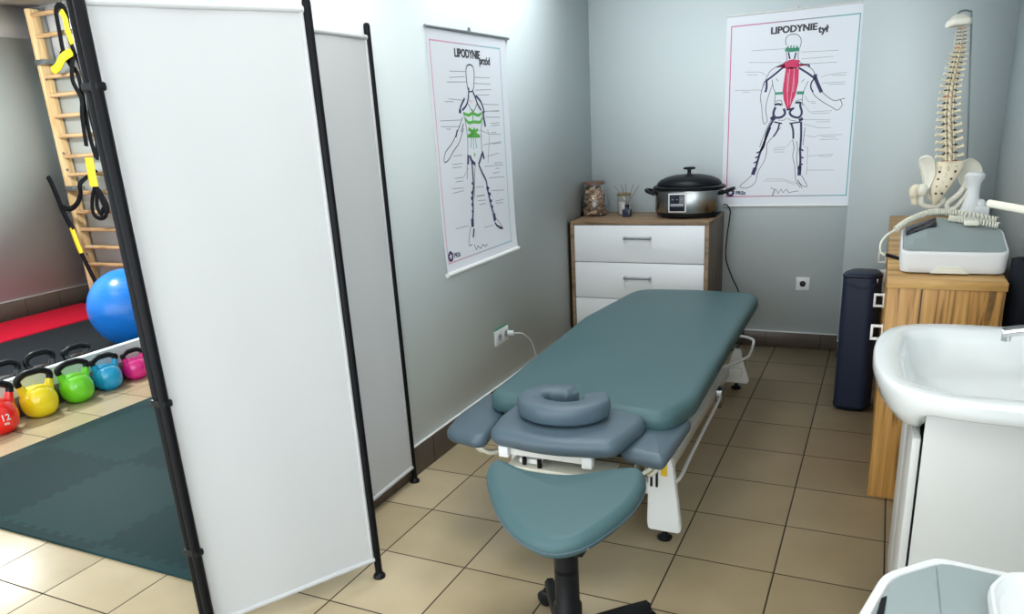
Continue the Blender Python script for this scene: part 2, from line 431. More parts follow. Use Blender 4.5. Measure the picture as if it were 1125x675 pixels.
bm = bmesh.new(); add_sphere(bm, (0, 0, 0.295), 0.295, u=64, v=44)
for k in range(-9, 10):   # moulded ribs of the ball
    a = k*0.13
    if abs(a) > 1.3: continue
    rr = 0.2945*math.cos(a); z = 0.295+0.2945*math.sin(a)
    add_tube(bm, [(rr*math.cos(2*PI*i/56), rr*math.sin(2*PI*i/56), z) for i in range(56)], 0.0012, 6, closed=True)
o = finish('exercise_ball', bm, 'ball'); o.location = (-4.57, -0.47, 0.018); o.rotation_euler = (0, 0, 0.6)
tag(o, 'large glossy blue exercise ball on black gym mat', 'ball')

def kettlebell(name, c, r, h, colname, col, label, num=None, rz=0.0, group='kettlebells lined up before the ledge'):
    root = empty(name, (c[0], c[1], 0), label, 'kettlebell', group, rz)
    if colname not in M_: M_[colname] = mat(colname, col, 0.22, coat=0.5)
    bm = bmesh.new()
    # rounded body with flat foot, flaring up into two horns
    prof = [(0, 0.0), (r*0.55, 0.0), (r*0.72, 0.006), (r*0.92, r*0.35), (r, r*0.8), (r*0.95, r*1.2), (r*0.78, r*1.55), (r*0.55, r*1.72), (r*0.3, r*1.80), (0, r*1.82)]
    P = spline([(a, 0, b) for a, b in prof[1:-1]], 4)
    add_lathe(bm, [(0, 0)]+[(p.x, p.z) for p in P]+[(0, r*1.82)], n=36)
    zt = r*1.5
    for s in (-1, 1):
        add_tube(bm, [(0, s*r*0.55, r*1.0), (0, s*r*0.68, r*1.45), (0, s*r*0.80, r*1.78), (0, s*r*0.86, r*2.0)], [r*0.40, r*0.30, r*0.22, r*0.185], 16)
    add_lathe(bm, [(r*0.60, 0.0), (r*0.60, 0.004)], n=24)
    finish('body', bm, colname, root)
    bm = bmesh.new()
    hy, z0 = r*0.88, r*1.98
    pts = [(0, -hy, z0), (0, -hy*1.06, z0+(h-z0)*0.35), (0, -hy*0.90, h-r*0.30), (0, -hy*0.5, h-r*0.14), (0, 0, h-r*0.12), (0, hy*0.5, h-r*0.14), (0, hy*0.90, h-r*0.30), (0, hy*1.06, z0+(h-z0)*0.35), (0, hy, z0)]
    add_tube(bm, spline(pts, 6), r*0.195, 14, up=(1, 0, 0))
    finish('handle', bm, 'black_plastic', root)
    if num:
        for body, size, z in num:
            bm = bmesh.new()
            def fr(u, v, d, z=z):
                # wrap on the body facing +x
                a = u/r; zz = z+v; q = min(1, abs(zz-r*0.8)/r); rad = r*math.sqrt(max(0.05, 1-q*q*0.9))*1.0+0.002+d
                return Vector((rad*math.cos(a), rad*math.sin(a), zz))
            add_text(bm, body, size, fr, 0.0006, 0.0006, 'CENTER')
            finish('weight_mark', bm, 'white_lam', root, smooth=False)
    return root
kettlebell('kettlebell', (-3.80, -2.02), 0.105, 0.285, 'kb_red', (0.85, 0.015, 0.010), 'red kettlebell with black handle marked 12 at the left end of the row', [('12', 0.05, 0.085), ('KG', 0.018, 0.06)], rz=-0.15)
kettlebell('kettlebell', (-3.84, -1.75), 0.100, 0.275, 'kb_yellow', (0.90, 0.72, 0.01), 'yellow kettlebell with black handle on beige tiles', rz=-0.1)
kettlebell('kettlebell', (-3.85, -1.50), 0.096, 0.255, 'kb_green', (0.16, 0.66, 0.02), 'lime green kettlebell with black handle beside the yellow one', rz=-0.1)
kettlebell('kettlebell', (-3.87, -1.27), 0.088, 0.225, 'kb_blue', (0.01, 0.36, 0.66), 'small sky blue kettlebell with black handle', rz=-0.05)
kettlebell('kettlebell', (-3.87, -1.06), 0.078, 0.200, 'kb_pink', (0.80, 0.02, 0.26), 'small pink kettlebell half hidden by the white screen', rz=-0.05)
lab = ['black kettlebell handle showing over the ledge, above the red kettlebell', 'black kettlebell handle showing over the ledge, above the yellow kettlebell', 'black kettlebell handle showing over the ledge, above the green kettlebell']
for i, (y, h) in enumerate(((-1.70, 0.262), (-1.47, 0.262), (-1.22, 0.232))):
    kettlebell('kettlebell', (-4.20, y), 0.095, h, 'kb_black', (0.015, 0.017, 0.02), lab[i], group='black kettlebells beyond the ledge').location.z = 0.018

# ---- wall bars
wb = empty('wall_bars', (-6.0, 0.62, 0), 'pale wooden wall bars ladder on the far gym wall hung with black straps', 'wall bars')
def W(p): return (p[0]+6.0, p[1]-0.62, p[2])
for x in (-6.47, -5.57):
    bm = bmesh.new(); add_box(bm, W((x, 0.625, 1.35)), (0.045, 0.11, 2.68), 0.006, 2)
    for z in (0.5, 1.3, 1.45, 2.1):      # screw heads on the board's edge
        add_cyl(bm, W((x+0.0225, 0.60, z)), W((x+0.026, 0.60, z)), 0.012, 10, mi=1)
    finish('upright', bm, ['pine', 'greymetal'], wb)
for z in (2.635, 2.46, 2.119, 1.961, 1.779, 1.601, 1.42, 1.253, 1.084, 0.905, 0.738, 0.57, 0.401, 0.23):
    bm = bmesh.new(); add_tube(bm, [W((-6.455, 0.605, z)), W((-5.585, 0.605, z))], 0.019, 14, flat=1.0)
    finish('rung', bm, 'rung', wb)
for z in (2.24, 1.13):
    bm = bmesh.new(); add_box(bm, W((-6.40, 0.56, z)), (0.14, 0.05, 0.045), 0.006); add_box(bm, W((-6.34, 0.60, z)), (0.03, 0.10, 0.03), 0.004)
    finish('bracket', bm, 'greymetal', wb)
bm = bmesh.new(); add_box(bm, W((-6.40, 0.672, 2.42)), (0.05, 0.02, 0.55), 0.003); finish('mounting_rail', bm, 'greymetal', wb)

# ---- suspension straps hanging on the bars
st = empty('suspension_trainer', (-5.93, 0.50, 2.64), 'black and yellow suspension strap trainer hanging in loops from the wall bars', 'exercise strap')
def Sx(L, y=0.52): return [(x+5.93, y-0.50, z-2.64) for x, z in L]
def strap(name, pts, r, m, flat=0.35, parent=st, k=6):
    bm = bmesh.new(); add_tube(bm, spline(pts, k), r, 10, flat=flat, up=(1, 0, 0)); return finish(name, bm, m, parent)
strap('strap', Sx([(-5.97, 2.665), (-6.03, 2.62), (-6.045, 2.45), (-6.05, 2.30), (-6.00, 2.19), (-5.93, 2.10), (-5.93, 1.9), (-5.95, 1.6), (-5.93, 1.40)], 0.54), 0.026, 'black_web')
strap('strap', Sx([(-5.95, 2.665), (-5.89, 2.60), (-5.92, 2.42), (-5.90, 2.28), (-5.86, 2.15), (-5.85, 1.95), (-5.87, 1.75), (-5.86, 1.55), (-5.91, 1.38)], 0.53), 0.024, 'black_web')
strap('strap', Sx([(-6.04, 2.28), (-5.96, 2.24), (-5.88, 2.26), (-5.92, 2.18), (-5.96, 2.05), (-5.90, 1.9), (-5.94, 1.75), (-5.97, 1.50)], 0.50), 0.026, 'black_web')
strap('yellow_strap', Sx([(-5.90, 2.60), (-5.87, 2.54), (-5.87, 2.45), (-5.845, 2.34)], 0.49), 0.030, 'yellow_web', 0.3)
strap('yellow_handle', Sx([(-6.12, 2.15), (-6.05, 2.175), (-5.96, 2.24), (-5.86, 2.27)], 0.46), 0.036, 'yellow_web', 0.7)
strap('yellow_handle', Sx([(-5.93, 1.40), (-5.94, 1.28), (-5.945, 1.15)], 0.47), 0.052, 'yellow_web', 0.4)
for L in ([(-5.94, 1.16), (-6.03, 1.02), (-6.05, 0.90), (-5.97, 0.86), (-5.88, 0.90), (-5.90, 1.02), (-5.93, 1.16)], [(-5.93, 1.10), (-5.98, 0.98), (-5.95, 0.90), (-5.90, 0.95), (-5.86, 0.92), (-5.84, 0.98), (-5.91, 1.12)]):
    strap('foot_cradle', Sx(L, 0.48), 0.020, 'black_web', 0.6)
rb = empty('resistance_strap', (-6.40, 0.47, 0.9), 'long black strap with yellow middle hooked over the lower wall bars', 'exercise strap')
def Sr(L, y=0.43, e0=None, e1=None):
    q = [[x+6.40, y-0.47, z-0.9] for x, z in L]
    if e0: q[0][1] = e0-0.47
    if e1: q[-1][1] = e1-0.47
    return q
strap('strap', Sr([(-6.50, 1.25), (-6.475, 1.20), (-6.44, 1.08), (-6.39, 0.90), (-6.32, 0.76)]), 0.028, 'black_web', 0.5, rb)
strap('strap', Sr([(-6.45, 1.10), (-6.41, 0.99), (-6.30, 0.955), (-6.18, 1.00), (-6.10, 1.09), (-6.06, 1.19), (-6.05, 1.28)], e1=0.60), 0.024, 'black_web', 0.6, rb)
strap('yellow_strap', Sr([(-6.335, 0.78), (-6.31, 0.66), (-6.28, 0.54)]), 0.030, 'yellow_web', 0.5, rb)
strap('strap', Sr([(-6.285, 0.55), (-6.22, 0.38), (-6.12, 0.14)]), 0.026, 'black_web', 0.5, rb)

# ================================================================== FOLDING SCREEN
fs = empty('folding_screen', (-1.21, -2.6, 0), 'white cloth folding screen with black metal posts standing on tiles', 'folding screen')
FS = Vector((-1.21, -2.6, 0))
PT = {'a': (-0.921, -2.486), 'b': (-1.195, -2.985), 'x': (-1.185, -2.385), 'd': (-1.207, -1.80)}
def post(p, ztop=1.84, r=0.0125, off=(0, 0)):
    bm = bmesh.new(); x, y = p[0]+off[0]-FS.x, p[1]+off[1]-FS.y
    add_lathe(bm, [(0, 0.02), (r, 0.02), (r, ztop-0.012), (r*0.8, ztop-0.004), (0, ztop)], (x, y, 0), 16)
    o = finish('post', bm, 'black_metal', fs)
    bm = bmesh.new(); add_lathe(bm, [(0, 0), (0.021, 0), (0.022, 0.006), (0.016, 0.016), (0.009, 0.020), (0.009, 0.035), (0, 0.035)], (x, y, 0), 20)
    finish('foot', bm, 'black_plastic', fs); return o
post(PT['a']); post(PT['d'], 1.86); post(PT['x'])
post(PT['b'], 1.84, 0.014, (0.015, -0.004)); post(PT['b'], 1.84, 0.014, (-0.017, 0.004))
for z in (0.80, 1.62, 0.33):      # clips joining the twin posts
    bm = bmesh.new(); add_box(bm, (PT['b'][0]-FS.x, PT['b'][1]-FS.y, z), (0.058, 0.030, 0.022), 0.006)
    finish('clip', bm, 'black_plastic', fs)
def cloth(p, q, z0, z1, seed):
    p, q = Vector(p), Vector(q); d = (q-p); L = d.length; d.normalize(); n = Vector((-d.y, d.x)); g = 0.012
    NX, NZ = 40, 60; bm = bmesh.new(); fr = []; bk = []
    for sgn, lst in ((1, fr), (-1, bk)):
        for j in range(NZ+1):
            z = z0+(z1-z0)*j/NZ; row = []
            for i in range(NX+1):
                s = g+(L-2*g)*i/NX; f = i/NX
                w = 0.0022*math.sin(f*9+seed+z*2)*math.sin(PI*f)+0.003*math.exp(-((f-0.86)/0.03)**2)*max(0, 0.8-z)*math.sin(PI*min(1, f*1.0))
                w += 0.0012*math.sin(z*23+seed)*math.exp(-f*14)+0.0012*math.sin(z*19+1)*math.exp(-(1-f)*14)
                off = w+sgn*0.0009
                row.append(bm.verts.new((p.x+d.x*s+n.x*off-FS.x, p.y+d.y*s+n.y*off-FS.y, z)))
            lst.append(row)
    for lst in (fr, bk):
        for j in range(NZ):
            for i in range(NX): bm.faces.new([lst[j][i], lst[j][i+1], lst[j+1][i+1], lst[j+1][i]])
    for i in (0, NX):
        for j in range(NZ): bm.faces.new([fr[j][i], fr[j+1][i], bk[j+1][i], bk[j][i]])
    for j in (0, NZ):
        for i in range(NX): bm.faces.new([fr[j][i], fr[j][i+1], bk[j][i+1], bk[j][i]])
    c = finish('cloth_panel', bm, 'fabric', fs, angle=60)
    for z in (z0, z1):
        bm = bmesh.new(); a = p+d*g; b = q-d*g
        add_cyl(bm, (a.x-FS.x, a.y-FS.y, z), (b.x-FS.x, b.y-FS.y, z), 0.009, 14)
        finish('hem_rod', bm, 'fabric', c)
    bm = bmesh.new()
    for s in (g+0.006, L-g-0.006):
        add_box(bm, (p.x+d.x*s-FS.x, p.y+d.y*s-FS.y, (z0+z1)/2), (0.010, 0.010, z1-z0), 0.003)
    finish('side_hem', bm, 'fabric', c)
cloth(PT['b'], PT['a'], 0.075, 1.808, 0.3)
cloth(PT['x'], PT['d'], 0.075, 1.808, 1.7)
cloth(PT['b'], PT['x'], 0.075, 1.808, 2.9)

# ================================================================== POSTERS
BACK_ART = {"k":[[2.2,343,914,337,936,342,958,359,969,381,970,404,963,420,943,423,921,418,896],[2,342,884,349,839,333,818,288,799,258,779,240,743,226,705,212,672],[2,412,886,412,834,432,810,478,784,502,760,511,730],[2,229,728,216,676,210,637,220,582,226,527,231,503,240,483,255,498,255,510,244,565,250,619,263,665,277,710],[2,272,733,282,686,295,655,293,617,295,586],[2,475,711,459,674,449,645,447,607,453,576],[2.2,526,677,562,637,616,596,653,598,678,604],[2.2,653,598,666,567,642,541,611,559,557,593,518,625,497,657,488,687],[2,282,516,257,463,236,408,218,353],[2,184,193,149,157,108,120,150,109,191,131,206,160,216,209,250,273,260,321,261,369,291,408,336,461],[2,406,387,417,339,412,292,427,235,434,179,440,146,465,105],[2,430,378,437,331,436,275,449,195],[2,472,454,469,408,466,353],[2,469,178,504,113,472,121,447,154,477,101],[2,297,609,328,614,338,583],[2,413,605,443,611,448,596],[1.6,438,706,452,723],[1.6,295,738,307,722],[1.6,365,512,350,501,318,503],[1.6,372,511,389,499,420,493],[1.8,294,108,319,95,312,67,304,63,315,91,327,99,340,74,355,99,368,78,387,98,400,78,419,81,455,87]],"n":[[8,341,803,282,758,237,727],[9,241,735,243,689,236,665],[8,414,789,465,756,512,719],[14,510,745,516,715,550,644],[6,504,719,491,698,491,672,505,647],[6,296,799,337,810],[6,425,803,470,800,474,785],[6,356,876,366,838],[6,398,872,391,836],[9,294,590,310,594,333,589],[10,299,578,289,543,302,519,337,520,355,540,346,567],[9,362,560,393,561],[9,404,568,382,546,395,522,434,512,449,538,438,577,438,594,410,596],[16,278,524,295,502],[18,442,508,450,492],[6,295,494,341,482],[6,383,480,443,486],[9,287,500,258,439,242,360,223,324],[9,275,464,241,370,223,322,213,282,199,226],[17,197,230,184,189],[6,223,327,201,317],[6,218,300,194,289],[6,208,270,187,257],[7,327,487,317,444,295,409],[8,394,479,406,440,410,392],[9,448,488,453,406,452,328],[9,450,338,456,286,457,242,453,219],[15,456,234,455,178],[6,452,334,470,320],[6,455,286,474,280],[6,455,249,472,240]],"g":[[10,291,654,338,654],[12,415,650,455,647],[14,338,894,367,886,416,887],[5,351,898,355,909],[5,367,893,370,911],[5,382,892,385,909],[5,399,890,402,907]],"w":[[3,369,789,365,711,364,658],[3,392,788,396,708,395,656],[3,359,764,360,673,369,581],[3,393,762,390,687,380,588]],"l":[[1.5,147,901,336,896],[1.5,428,870,626,863],[1.5,134,838,321,823],[1.5,430,833,600,833],[1.5,469,804,624,801],[1.5,116,786,203,780,240,758],[1.5,129,770,188,765],[1.5,541,728,592,739,678,743],[1.5,599,732,676,729],[1.5,551,694,675,692],[1.5,581,684,672,681],[1.5,60,686,208,680],[1.5,104,673,149,671],[1.5,461,629,482,597,520,596],[1.5,498,587,524,587],[1.5,452,588,493,539,613,540],[1.5,501,529,603,528],[1.5,462,499,609,489],[1.5,531,482,608,479],[1.5,463,472,544,449,612,445],[1.5,475,409,536,395],[1.5,536,404,678,405],[1.5,570,395,645,393],[1.5,556,381,661,380],[1.5,403,385,373,347,306,345],[1.5,295,334,365,333],[1.5,304,320,363,318],[1.5,475,343,494,342,496,239],[1.5,501,290,637,296],[1.5,559,285,632,284],[1.5,484,186,496,185,497,233],[1.5,498,208,647,205],[1.5,263,162,360,160,448,130],[1.5,251,150,368,148,441,122]]}
FRONT_ART = {"k":[[4,328,895,340,912,367,919,397,912,406,886,400,844,384,808,349,801,332,819,326,866,328,895],[3,327,748,369,712,415,748],[3,262,689,215,637,149,580,82,543,63,503,100,507,156,545,212,578,267,641],[3,277,701,290,659,296,610,293,550,276,483,264,410],[3,458,686,443,630,435,580,434,523],[3,356,472,340,416,322,316],[2.5,261,186,228,107,262,101],[2.5,541,192,611,130,564,137],[2.5,283,98,299,69,316,86,342,69,374,84,394,70,418,80]],"n":[[8,343,819,331,772,306,740,264,719],[8,380,802,405,772,422,745,453,717],[9,296,772,254,737,236,707],[9,407,784,458,754,486,706],[16,245,722,241,708],[12,469,713,478,673,487,641],[8,205,634,184,603],[5,266,659,239,624],[10,295,519,285,476],[12,307,515,324,489,356,472],[12,437,526,451,491],[10,433,517,407,487,390,469],[9,320,493,324,449,323,392,317,355,296,311],[10,322,371,306,322,300,258,288,221],[20,285,222,282,183],[10,294,174,278,132],[9,390,469,420,429,457,387,466,347,482,302],[10,458,358,475,317,490,269,514,219],[20,517,219,526,180],[8,522,174,543,154,604,131],[8,322,386,304,386],[9,316,352,294,341],[9,305,324,287,315],[9,310,324,288,314],[9,306,296,288,285],[9,301,261,288,253],[9,467,353,484,345],[9,475,326,499,314],[9,469,328,497,315],[9,478,290,507,282],[9,492,259,514,251]],"l":[[3,507,628,525,596,508,532,491,469],[2,172,885,330,888],[2,168,859,313,866],[2,141,839,323,843],[2,406,865,568,866],[2,402,838,571,838],[2,411,808,575,813],[2,421,787,549,788],[2,109,757,188,757],[2,147,769,271,763],[2,478,745,648,742],[2,495,712,644,714],[2,57,677,254,677],[2,59,653,236,648],[2,104,641,147,640],[2,505,713,654,711],[2,501,685,658,682],[2,548,655,647,656],[2,554,644,645,645],[2,421,628,533,605,654,599],[2,549,611,602,611],[2,453,557,657,564],[2,556,557,649,557],[2,152,522,236,522],[2,489,501,619,510],[2,134,486,230,485],[2,132,472,220,469],[2,453,455,665,449],[2,558,464,651,461],[2,570,437,616,435],[2,149,423,233,422],[2,153,407,224,406],[2,488,397,665,389],[2,536,416,613,417],[2,233,425,285,458],[2,117,380,225,373],[2,119,359,223,361],[2,509,333,656,322],[2,346,365,431,360],[2,347,323,433,321],[2,345,321,431,318],[2,356,300,442,294],[2,367,280,439,278],[2,545,276,640,276],[2,551,265,630,261],[2,117,197,242,195],[2,400,163,505,162]],"g":[[10,271,707,322,697,364,705,417,695,454,704],[10,287,683,317,664,372,666,434,664,461,685],[7,364,723,364,663],[12,310,637,410,600],[12,374,638,341,599],[10,408,631,308,604],[10,292,604,424,599],[8,357,525,354,509]],"t":[[5,334,597,326,548],[5,374,595,381,545],[4,354,596,352,540]],"p":[[4,336,763,368,754]]}
BACK_FILL = [[346,787,368,795,399,789,419,778,420,707,339,713],[338,713,420,707,416,692,408,640,391,595,381,564,363,565,344,613,335,668],[355,831,385,836,423,826,411,811,470,798,418,793,403,783,350,787,303,800,333,815]]
# title back [(254, 984), (253, 1014), (503, 979), (501, 1011), (515, 956), (569, 958), (567, 987)] logo [(57, 87), (83, 70), (143, 73), (83, 91)] border [(27, 1049), (726, 1043)] [(26, 54), (730, 55)]
# title front [(229, 948), (234, 976), (467, 950), (471, 980), (463, 923), (576, 921), (580, 952)] logo [(47, 80), (75, 59), (121, 64), (79, 84)] border [(21, 1008), (709, 1019)] [(10, 49), (675, 51)]

def poster(name, loc, frame, Wd, Ht, label, art, fills, title, sub, tpos, spos, logo, border, curl):
    """frame(u, v, d): u across, v up, d off the wall; loc = world base point"""
    root = empty(name, loc, label, 'poster', 'posters of the human body')
    bm = bmesh.new(); NV = 40
    def sh(u, v, d):
        c = curl*math.exp(-v/0.09)
        return frame(u, v, d+0.004+c)
    g0, g1 = [], []
    for j in range(NV+1):
        v = Ht*j/NV
        g0.append([bm.verts.new(sh(u, v, 0)) for u in (0, Wd)]); g1.append([bm.verts.new(sh(u, v, 0.0012)) for u in (0, Wd)])
    for j in range(NV):
        bm.faces.new([g0[j][0], g0[j][1], g0[j+1][1], g0[j+1][0]]); bm.faces.new([g1[j][0], g1[j][1], g1[j+1][1], g1[j+1][0]])
        for i in (0, 1): bm.faces.new([g0[j][i], g0[j+1][i], g1[j+1][i], g1[j][i]])
    for j in (0, NV): bm.faces.new([g0[j][0], g0[j][1], g1[j][1], g1[j][0]])
    slots = ['paper']
    def use(m, start):
        if m not in slots: slots.append(m)
        bm.faces.ensure_lookup_table()
        for f in bm.faces[start:]: f.material_index = slots.index(m)
    def ink(u, v, d): return sh(u, v, 0.0014+d)
    for k, mname in (('k', 'ink_k'), ('l', 'ink_l'), ('n', 'ink_n'), ('g', 'ink_g' if fills else 'ink_g2'), ('t', 'ink_t'), ('p', 'ink_p'), ('w', 'ink_w')):
        if k not in art: continue
        bm.faces.ensure_lookup_table(); st0 = len(bm.faces)
        dd = {'k': 0, 'l': 0, 'n': 0.0003, 'g': 0.0004, 't': 0.0002, 'p': 0.0002, 'w': 0.0005}[k]
        for s in art[k]:
            w = s[0]/2000*{'k': 1.6, 'l': 1.5, 'n': 1.35, 'g': 1.4}.get(k, 1.0); P = [Vector((s[i]/1000, s[i+1]/1000)) for i in range(1, len(s), 2)]
            if len(P) > 2 and k != 'l': P = [Vector((q.x, q.y)) for q in spline([(a.x, a.y, 0) for a in P], 4)]
            A, B = [], []
            for i, p in enumerate(P):
                t = (P[min(i+1, len(P)-1)]-P[max(i-1, 0)])
                t = t.normalized() if t.length > 1e-9 else Vector((1, 0)); n = Vector((-t.y, t.x))*w
                A.append(bm.verts.new(ink(p.x+n.x, p.y+n.y, dd))); B.append(bm.verts.new(ink(p.x-n.x, p.y-n.y, dd)))
            for i in range(len(P)-1): bm.faces.new([A[i], B[i], B[i+1], A[i+1]])
        use(mname, st0)
    if fills:
        st0 = len(bm.faces); tris = []
        for s in fills:
            tris.append(bm.faces.new([bm.verts.new(ink(s[i]/1000, s[i+1]/1000, 0.0003)) for i in range(0, len(s), 2)]))
        bmesh.ops.triangulate(bm, faces=tris)
        use('ink_r', st0)
    st0 = len(bm.faces)
    (u0, v0), (u1, v1) = border; w = 0.006
    def rect(a, b, c, d_, div=24):
        for j in range(div):
            y0, y1 = b+(d_-b)*j/div, b+(d_-b)*(j+1)/div
            bm.faces.new([bm.verts.new(ink(*q, 0)) for q in ((a, y0), (c, y0), (c, y1), (a, y1))])
    rect(u0, v0, u0+w, v1); rect(u1-w, v0, u1, v1); rect(u0, v0, u1, v0+w, 1); rect(u0, v1-w, u1, v1, 1)
    use(title[3], st0)
    paper = finish('paper', bm, slots, root, smooth=False)
    bm = bmesh.new()
    for o_, q_ in ((-0.0013, 0.0), (0.0013, 0.0002)):      # heavy strokes
        add_text(bm, title[0], title[1], lambda u, v, d: ink(u+tpos[0]+o_, v+tpos[1], 0.0004+q_), 0, title[2], 'LEFT')
        add_text(bm, sub[0], sub[1], lambda u, v, d: ink(u+spos[0]+o_, v+spos[1], 0.0004+q_), 0, title[2], 'LEFT')
    finish('title', bm, 'ink_k', paper, smooth=False)
    bm = bmesh.new()
    lx, ly = logo
    def star(r0, r1, n, ph):
        return [(lx+(r0 if i % 2 == 0 else r1)*math.sin(PI*i/n+ph), ly+(r0 if i % 2 == 0 else r1)*math.cos(PI*i/n+ph)) for i in range(2*n)]
    f = bm.faces.new([bm.verts.new(ink(*q, 0.0003)) for q in star(0.027, 0.024, 5, 0)]); f.material_index = 0
    f = bm.faces.new([bm.verts.new(ink(*q, 0.0006)) for q in star(0.016, 0.007, 5, 0)]); f.material_index = 1
    add_text(bm, 'PRSz', 0.030, lambda u, v, d: ink(u+lx+0.032, v+ly-0.012, 0.0004), 0, 0.0012)
    finish('logo', bm, ['ink_n', 'paper'], paper, smooth=False)
    return root, sh, paper

BX, BZ = -0.372, 0.905
M_['border_back'] = print_mat('border_back', 0, 0.1, 0.65, (0.60, 0.12, 0.28), (0.12, 0.42, 0.42))
M_['border_left'] = print_mat('border_left', 1, 0.1, 0.65, (0.75, 0.35, 0.50), (0.25, 0.55, 0.62))
r_, sh_, pp = poster('wall_poster', (BX, YB, BZ), lambda u, v, d: Vector((u, -d, v)), 0.757, 1.10,
    'poster of the human body seen from behind with red back muscles above the chest', BACK_ART, BACK_FILL,
    ('LIPODYNIE', 0.051, 0.0014, 'border_back'), ('tył', 0.052), (0.252, 0.982), (0.512, 0.965), (0.053, 0.082), ((0.026, 0.055), (0.728, 1.046)), 0.0)
bm = bmesh.new(); add_cyl(bm, (-0.004, -0.006, 1.10), (0.762, -0.006, 1.10), 0.0055, 12); finish('top_rail', bm, 'white_metal', r_)
bm = bmesh.new(); add_cyl(bm, (-0.004, -0.006, 0.0), (0.762, -0.006, 0.0), 0.007, 12); finish('bottom_rail', bm, 'white_metal', r_)
bm = bmesh.new(); add_box(bm, (0.38, -0.008, 1.113), (0.035, 0.008, 0.018), 0.004); finish('hanger', bm, 'white_plastic', r_)
r_, sh_, pp = poster('wall_poster', (XL, -1.336, 0.83), lambda u, v, d: Vector((d, u, v)), 0.765, 1.055,
    'poster of the human body seen from the front with green chest muscles on left wall', FRONT_ART, None,
    ('LIPODYNIE', 0.050, 0.0014, 'border_left'), ('przód', 0.048), (0.228, 0.948), (0.465, 0.925), (0.045, 0.080), ((0.018, 0.048), (0.700, 1.008)), 0.010)
bm = bmesh.new(); add_cyl(bm, (0.007, -0.01, 1.057), (0.007, 0.80, 1.057), 0.0065, 12); finish('top_rail', bm, 'greymetal', r_)
bm = bmesh.new(); add_cyl(bm, (0.014, -0.006, 0.0), (0.014, 0.772, 0.0), 0.011, 12); finish('bottom_rail', bm, 'white_metal', r_)
bm = bmesh.new(); add_box(bm, (0.006, 0.385, 1.068), (0.006, 0.02, 0.022), 0.002); finish('hanger', bm, 'greymetal', r_)

# ================================================================== OUTLETS
def outlet(name, loc, rz, n, label, edge=None):
    r = empty(name, loc, label, 'power outlet', rz=rz)       # local -y faces the room
    bm = bmesh.new(); w = 0.080*n
    add_box(bm, (0, -0.005, 0), (w, 0.010, 0.082), 0.003); 
    finish('cover_plate', bm, 'white_plastic', r)
    if edge:
        bm = bmesh.new(); add_box(bm, (0, -0.003, 0.044), (w, 0.006, 0.006), 0.001); finish('green_edge', bm, 'green_tape', r)
    for k in range(n):
        x = (k-(n-1)/2)*0.076; bm = bmesh.new()
        add_lathe(bm, [(0.0, -0.0), (0.019, 0.0), (0.0195, 0.0145), (0.025, 0.015), (0.026, 0.010), (0.026, 0.0)], (x, 0.0045, 0), 28, RX(PI/2))
        add_box(bm, (x, -0.0108, 0), (0.064, 0.003, 0.066), 0.002)
        s = finish('socket', bm, 'white_plastic', r)
        bm = bmesh.new(); add_lathe(bm, [(0, 0), (0.0185, 0), (0.0185, 0.0015), (0, 0.0015)], (x, -0.0122, 0.002), 24, RX(PI/2))
        finish('socket_recess', bm, 'black_plastic' if not edge else 'ink_l', s)
        bm = bmesh.new(); add_cyl(bm, (x, -0.012, 0.010), (x, -0.024, 0.010), 0.003, 10); finish('earth_pin', bm, 'steel', s)
    return r
outlet('power_outlet', (0.143, YB, 0.42), 0, 1, 'single white wall socket on the back wall right of the chest')
ol = outlet('power_outlet', (XL, -0.815, 0.40), PI/2, 2, 'double white wall socket with green edge on the left wall', True)
bm = bmesh.new()
add_tube(bm, spline([(-1.232+0.01, -0.775, 0.405), (-1.185, -0.765, 0.405), (-1.15, -0.72, 0.39), (-1.13, -0.66, 0.33), (-1.12, -0.63, 0.24), (-1.10, -0.61, 0.12), (-1.04, -0.60, 0.012), (-0.92, -0.62, 0.006), (-0.75, -0.70, 0.006)], 8), 0.0035, 8)
add_cyl(bm, (-1.216, -0.777, 0.405), (-1.185, -0.765, 0.405), 0.016, 16)
tag(finish('power_cable', bm, 'cable_w'), 'thin grey cable plugged into the double wall socket', 'cable')

# ================================================================== CHEST OF DRAWERS
CX0, CX1, CY0, CY1, CZ = -1.222, -0.352, 0.215, 0.672, 0.872
ch = empty('chest_of_drawers', (-0.787, 0.44, 0), 'brown wooden chest with three white drawers in back corner', 'chest of drawers')
def Cc(x, y, z): return (x+0.787, y-0.44, z)
bm = bmesh.new(); th = 0.022
add_box(bm, Cc((CX0+CX1)/2, (CY0+CY1)/2, CZ-th/2), (CX1-CX0, CY1-CY0, th), 0.002)
finish('top_board', bm, 'brown_wood', ch)
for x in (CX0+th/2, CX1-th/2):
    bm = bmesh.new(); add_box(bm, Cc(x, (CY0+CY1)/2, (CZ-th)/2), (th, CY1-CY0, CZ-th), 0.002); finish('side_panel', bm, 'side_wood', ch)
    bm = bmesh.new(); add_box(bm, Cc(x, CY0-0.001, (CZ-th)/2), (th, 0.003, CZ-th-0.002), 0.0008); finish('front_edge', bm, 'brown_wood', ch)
bm = bmesh.new(); add_box(bm, Cc((CX0+CX1)/2, CY0+0.03, 0.055), (CX1-CX0-2*th, 0.02, 0.11), 0.001)
add_box(bm, Cc((CX0+CX1)/2, CY1-0.005, CZ/2-0.02), (CX1-CX0-2*th, 0.006, CZ-0.08)); finish('plinth', bm, 'brown_wood', ch)
zt = CZ-th-0.004
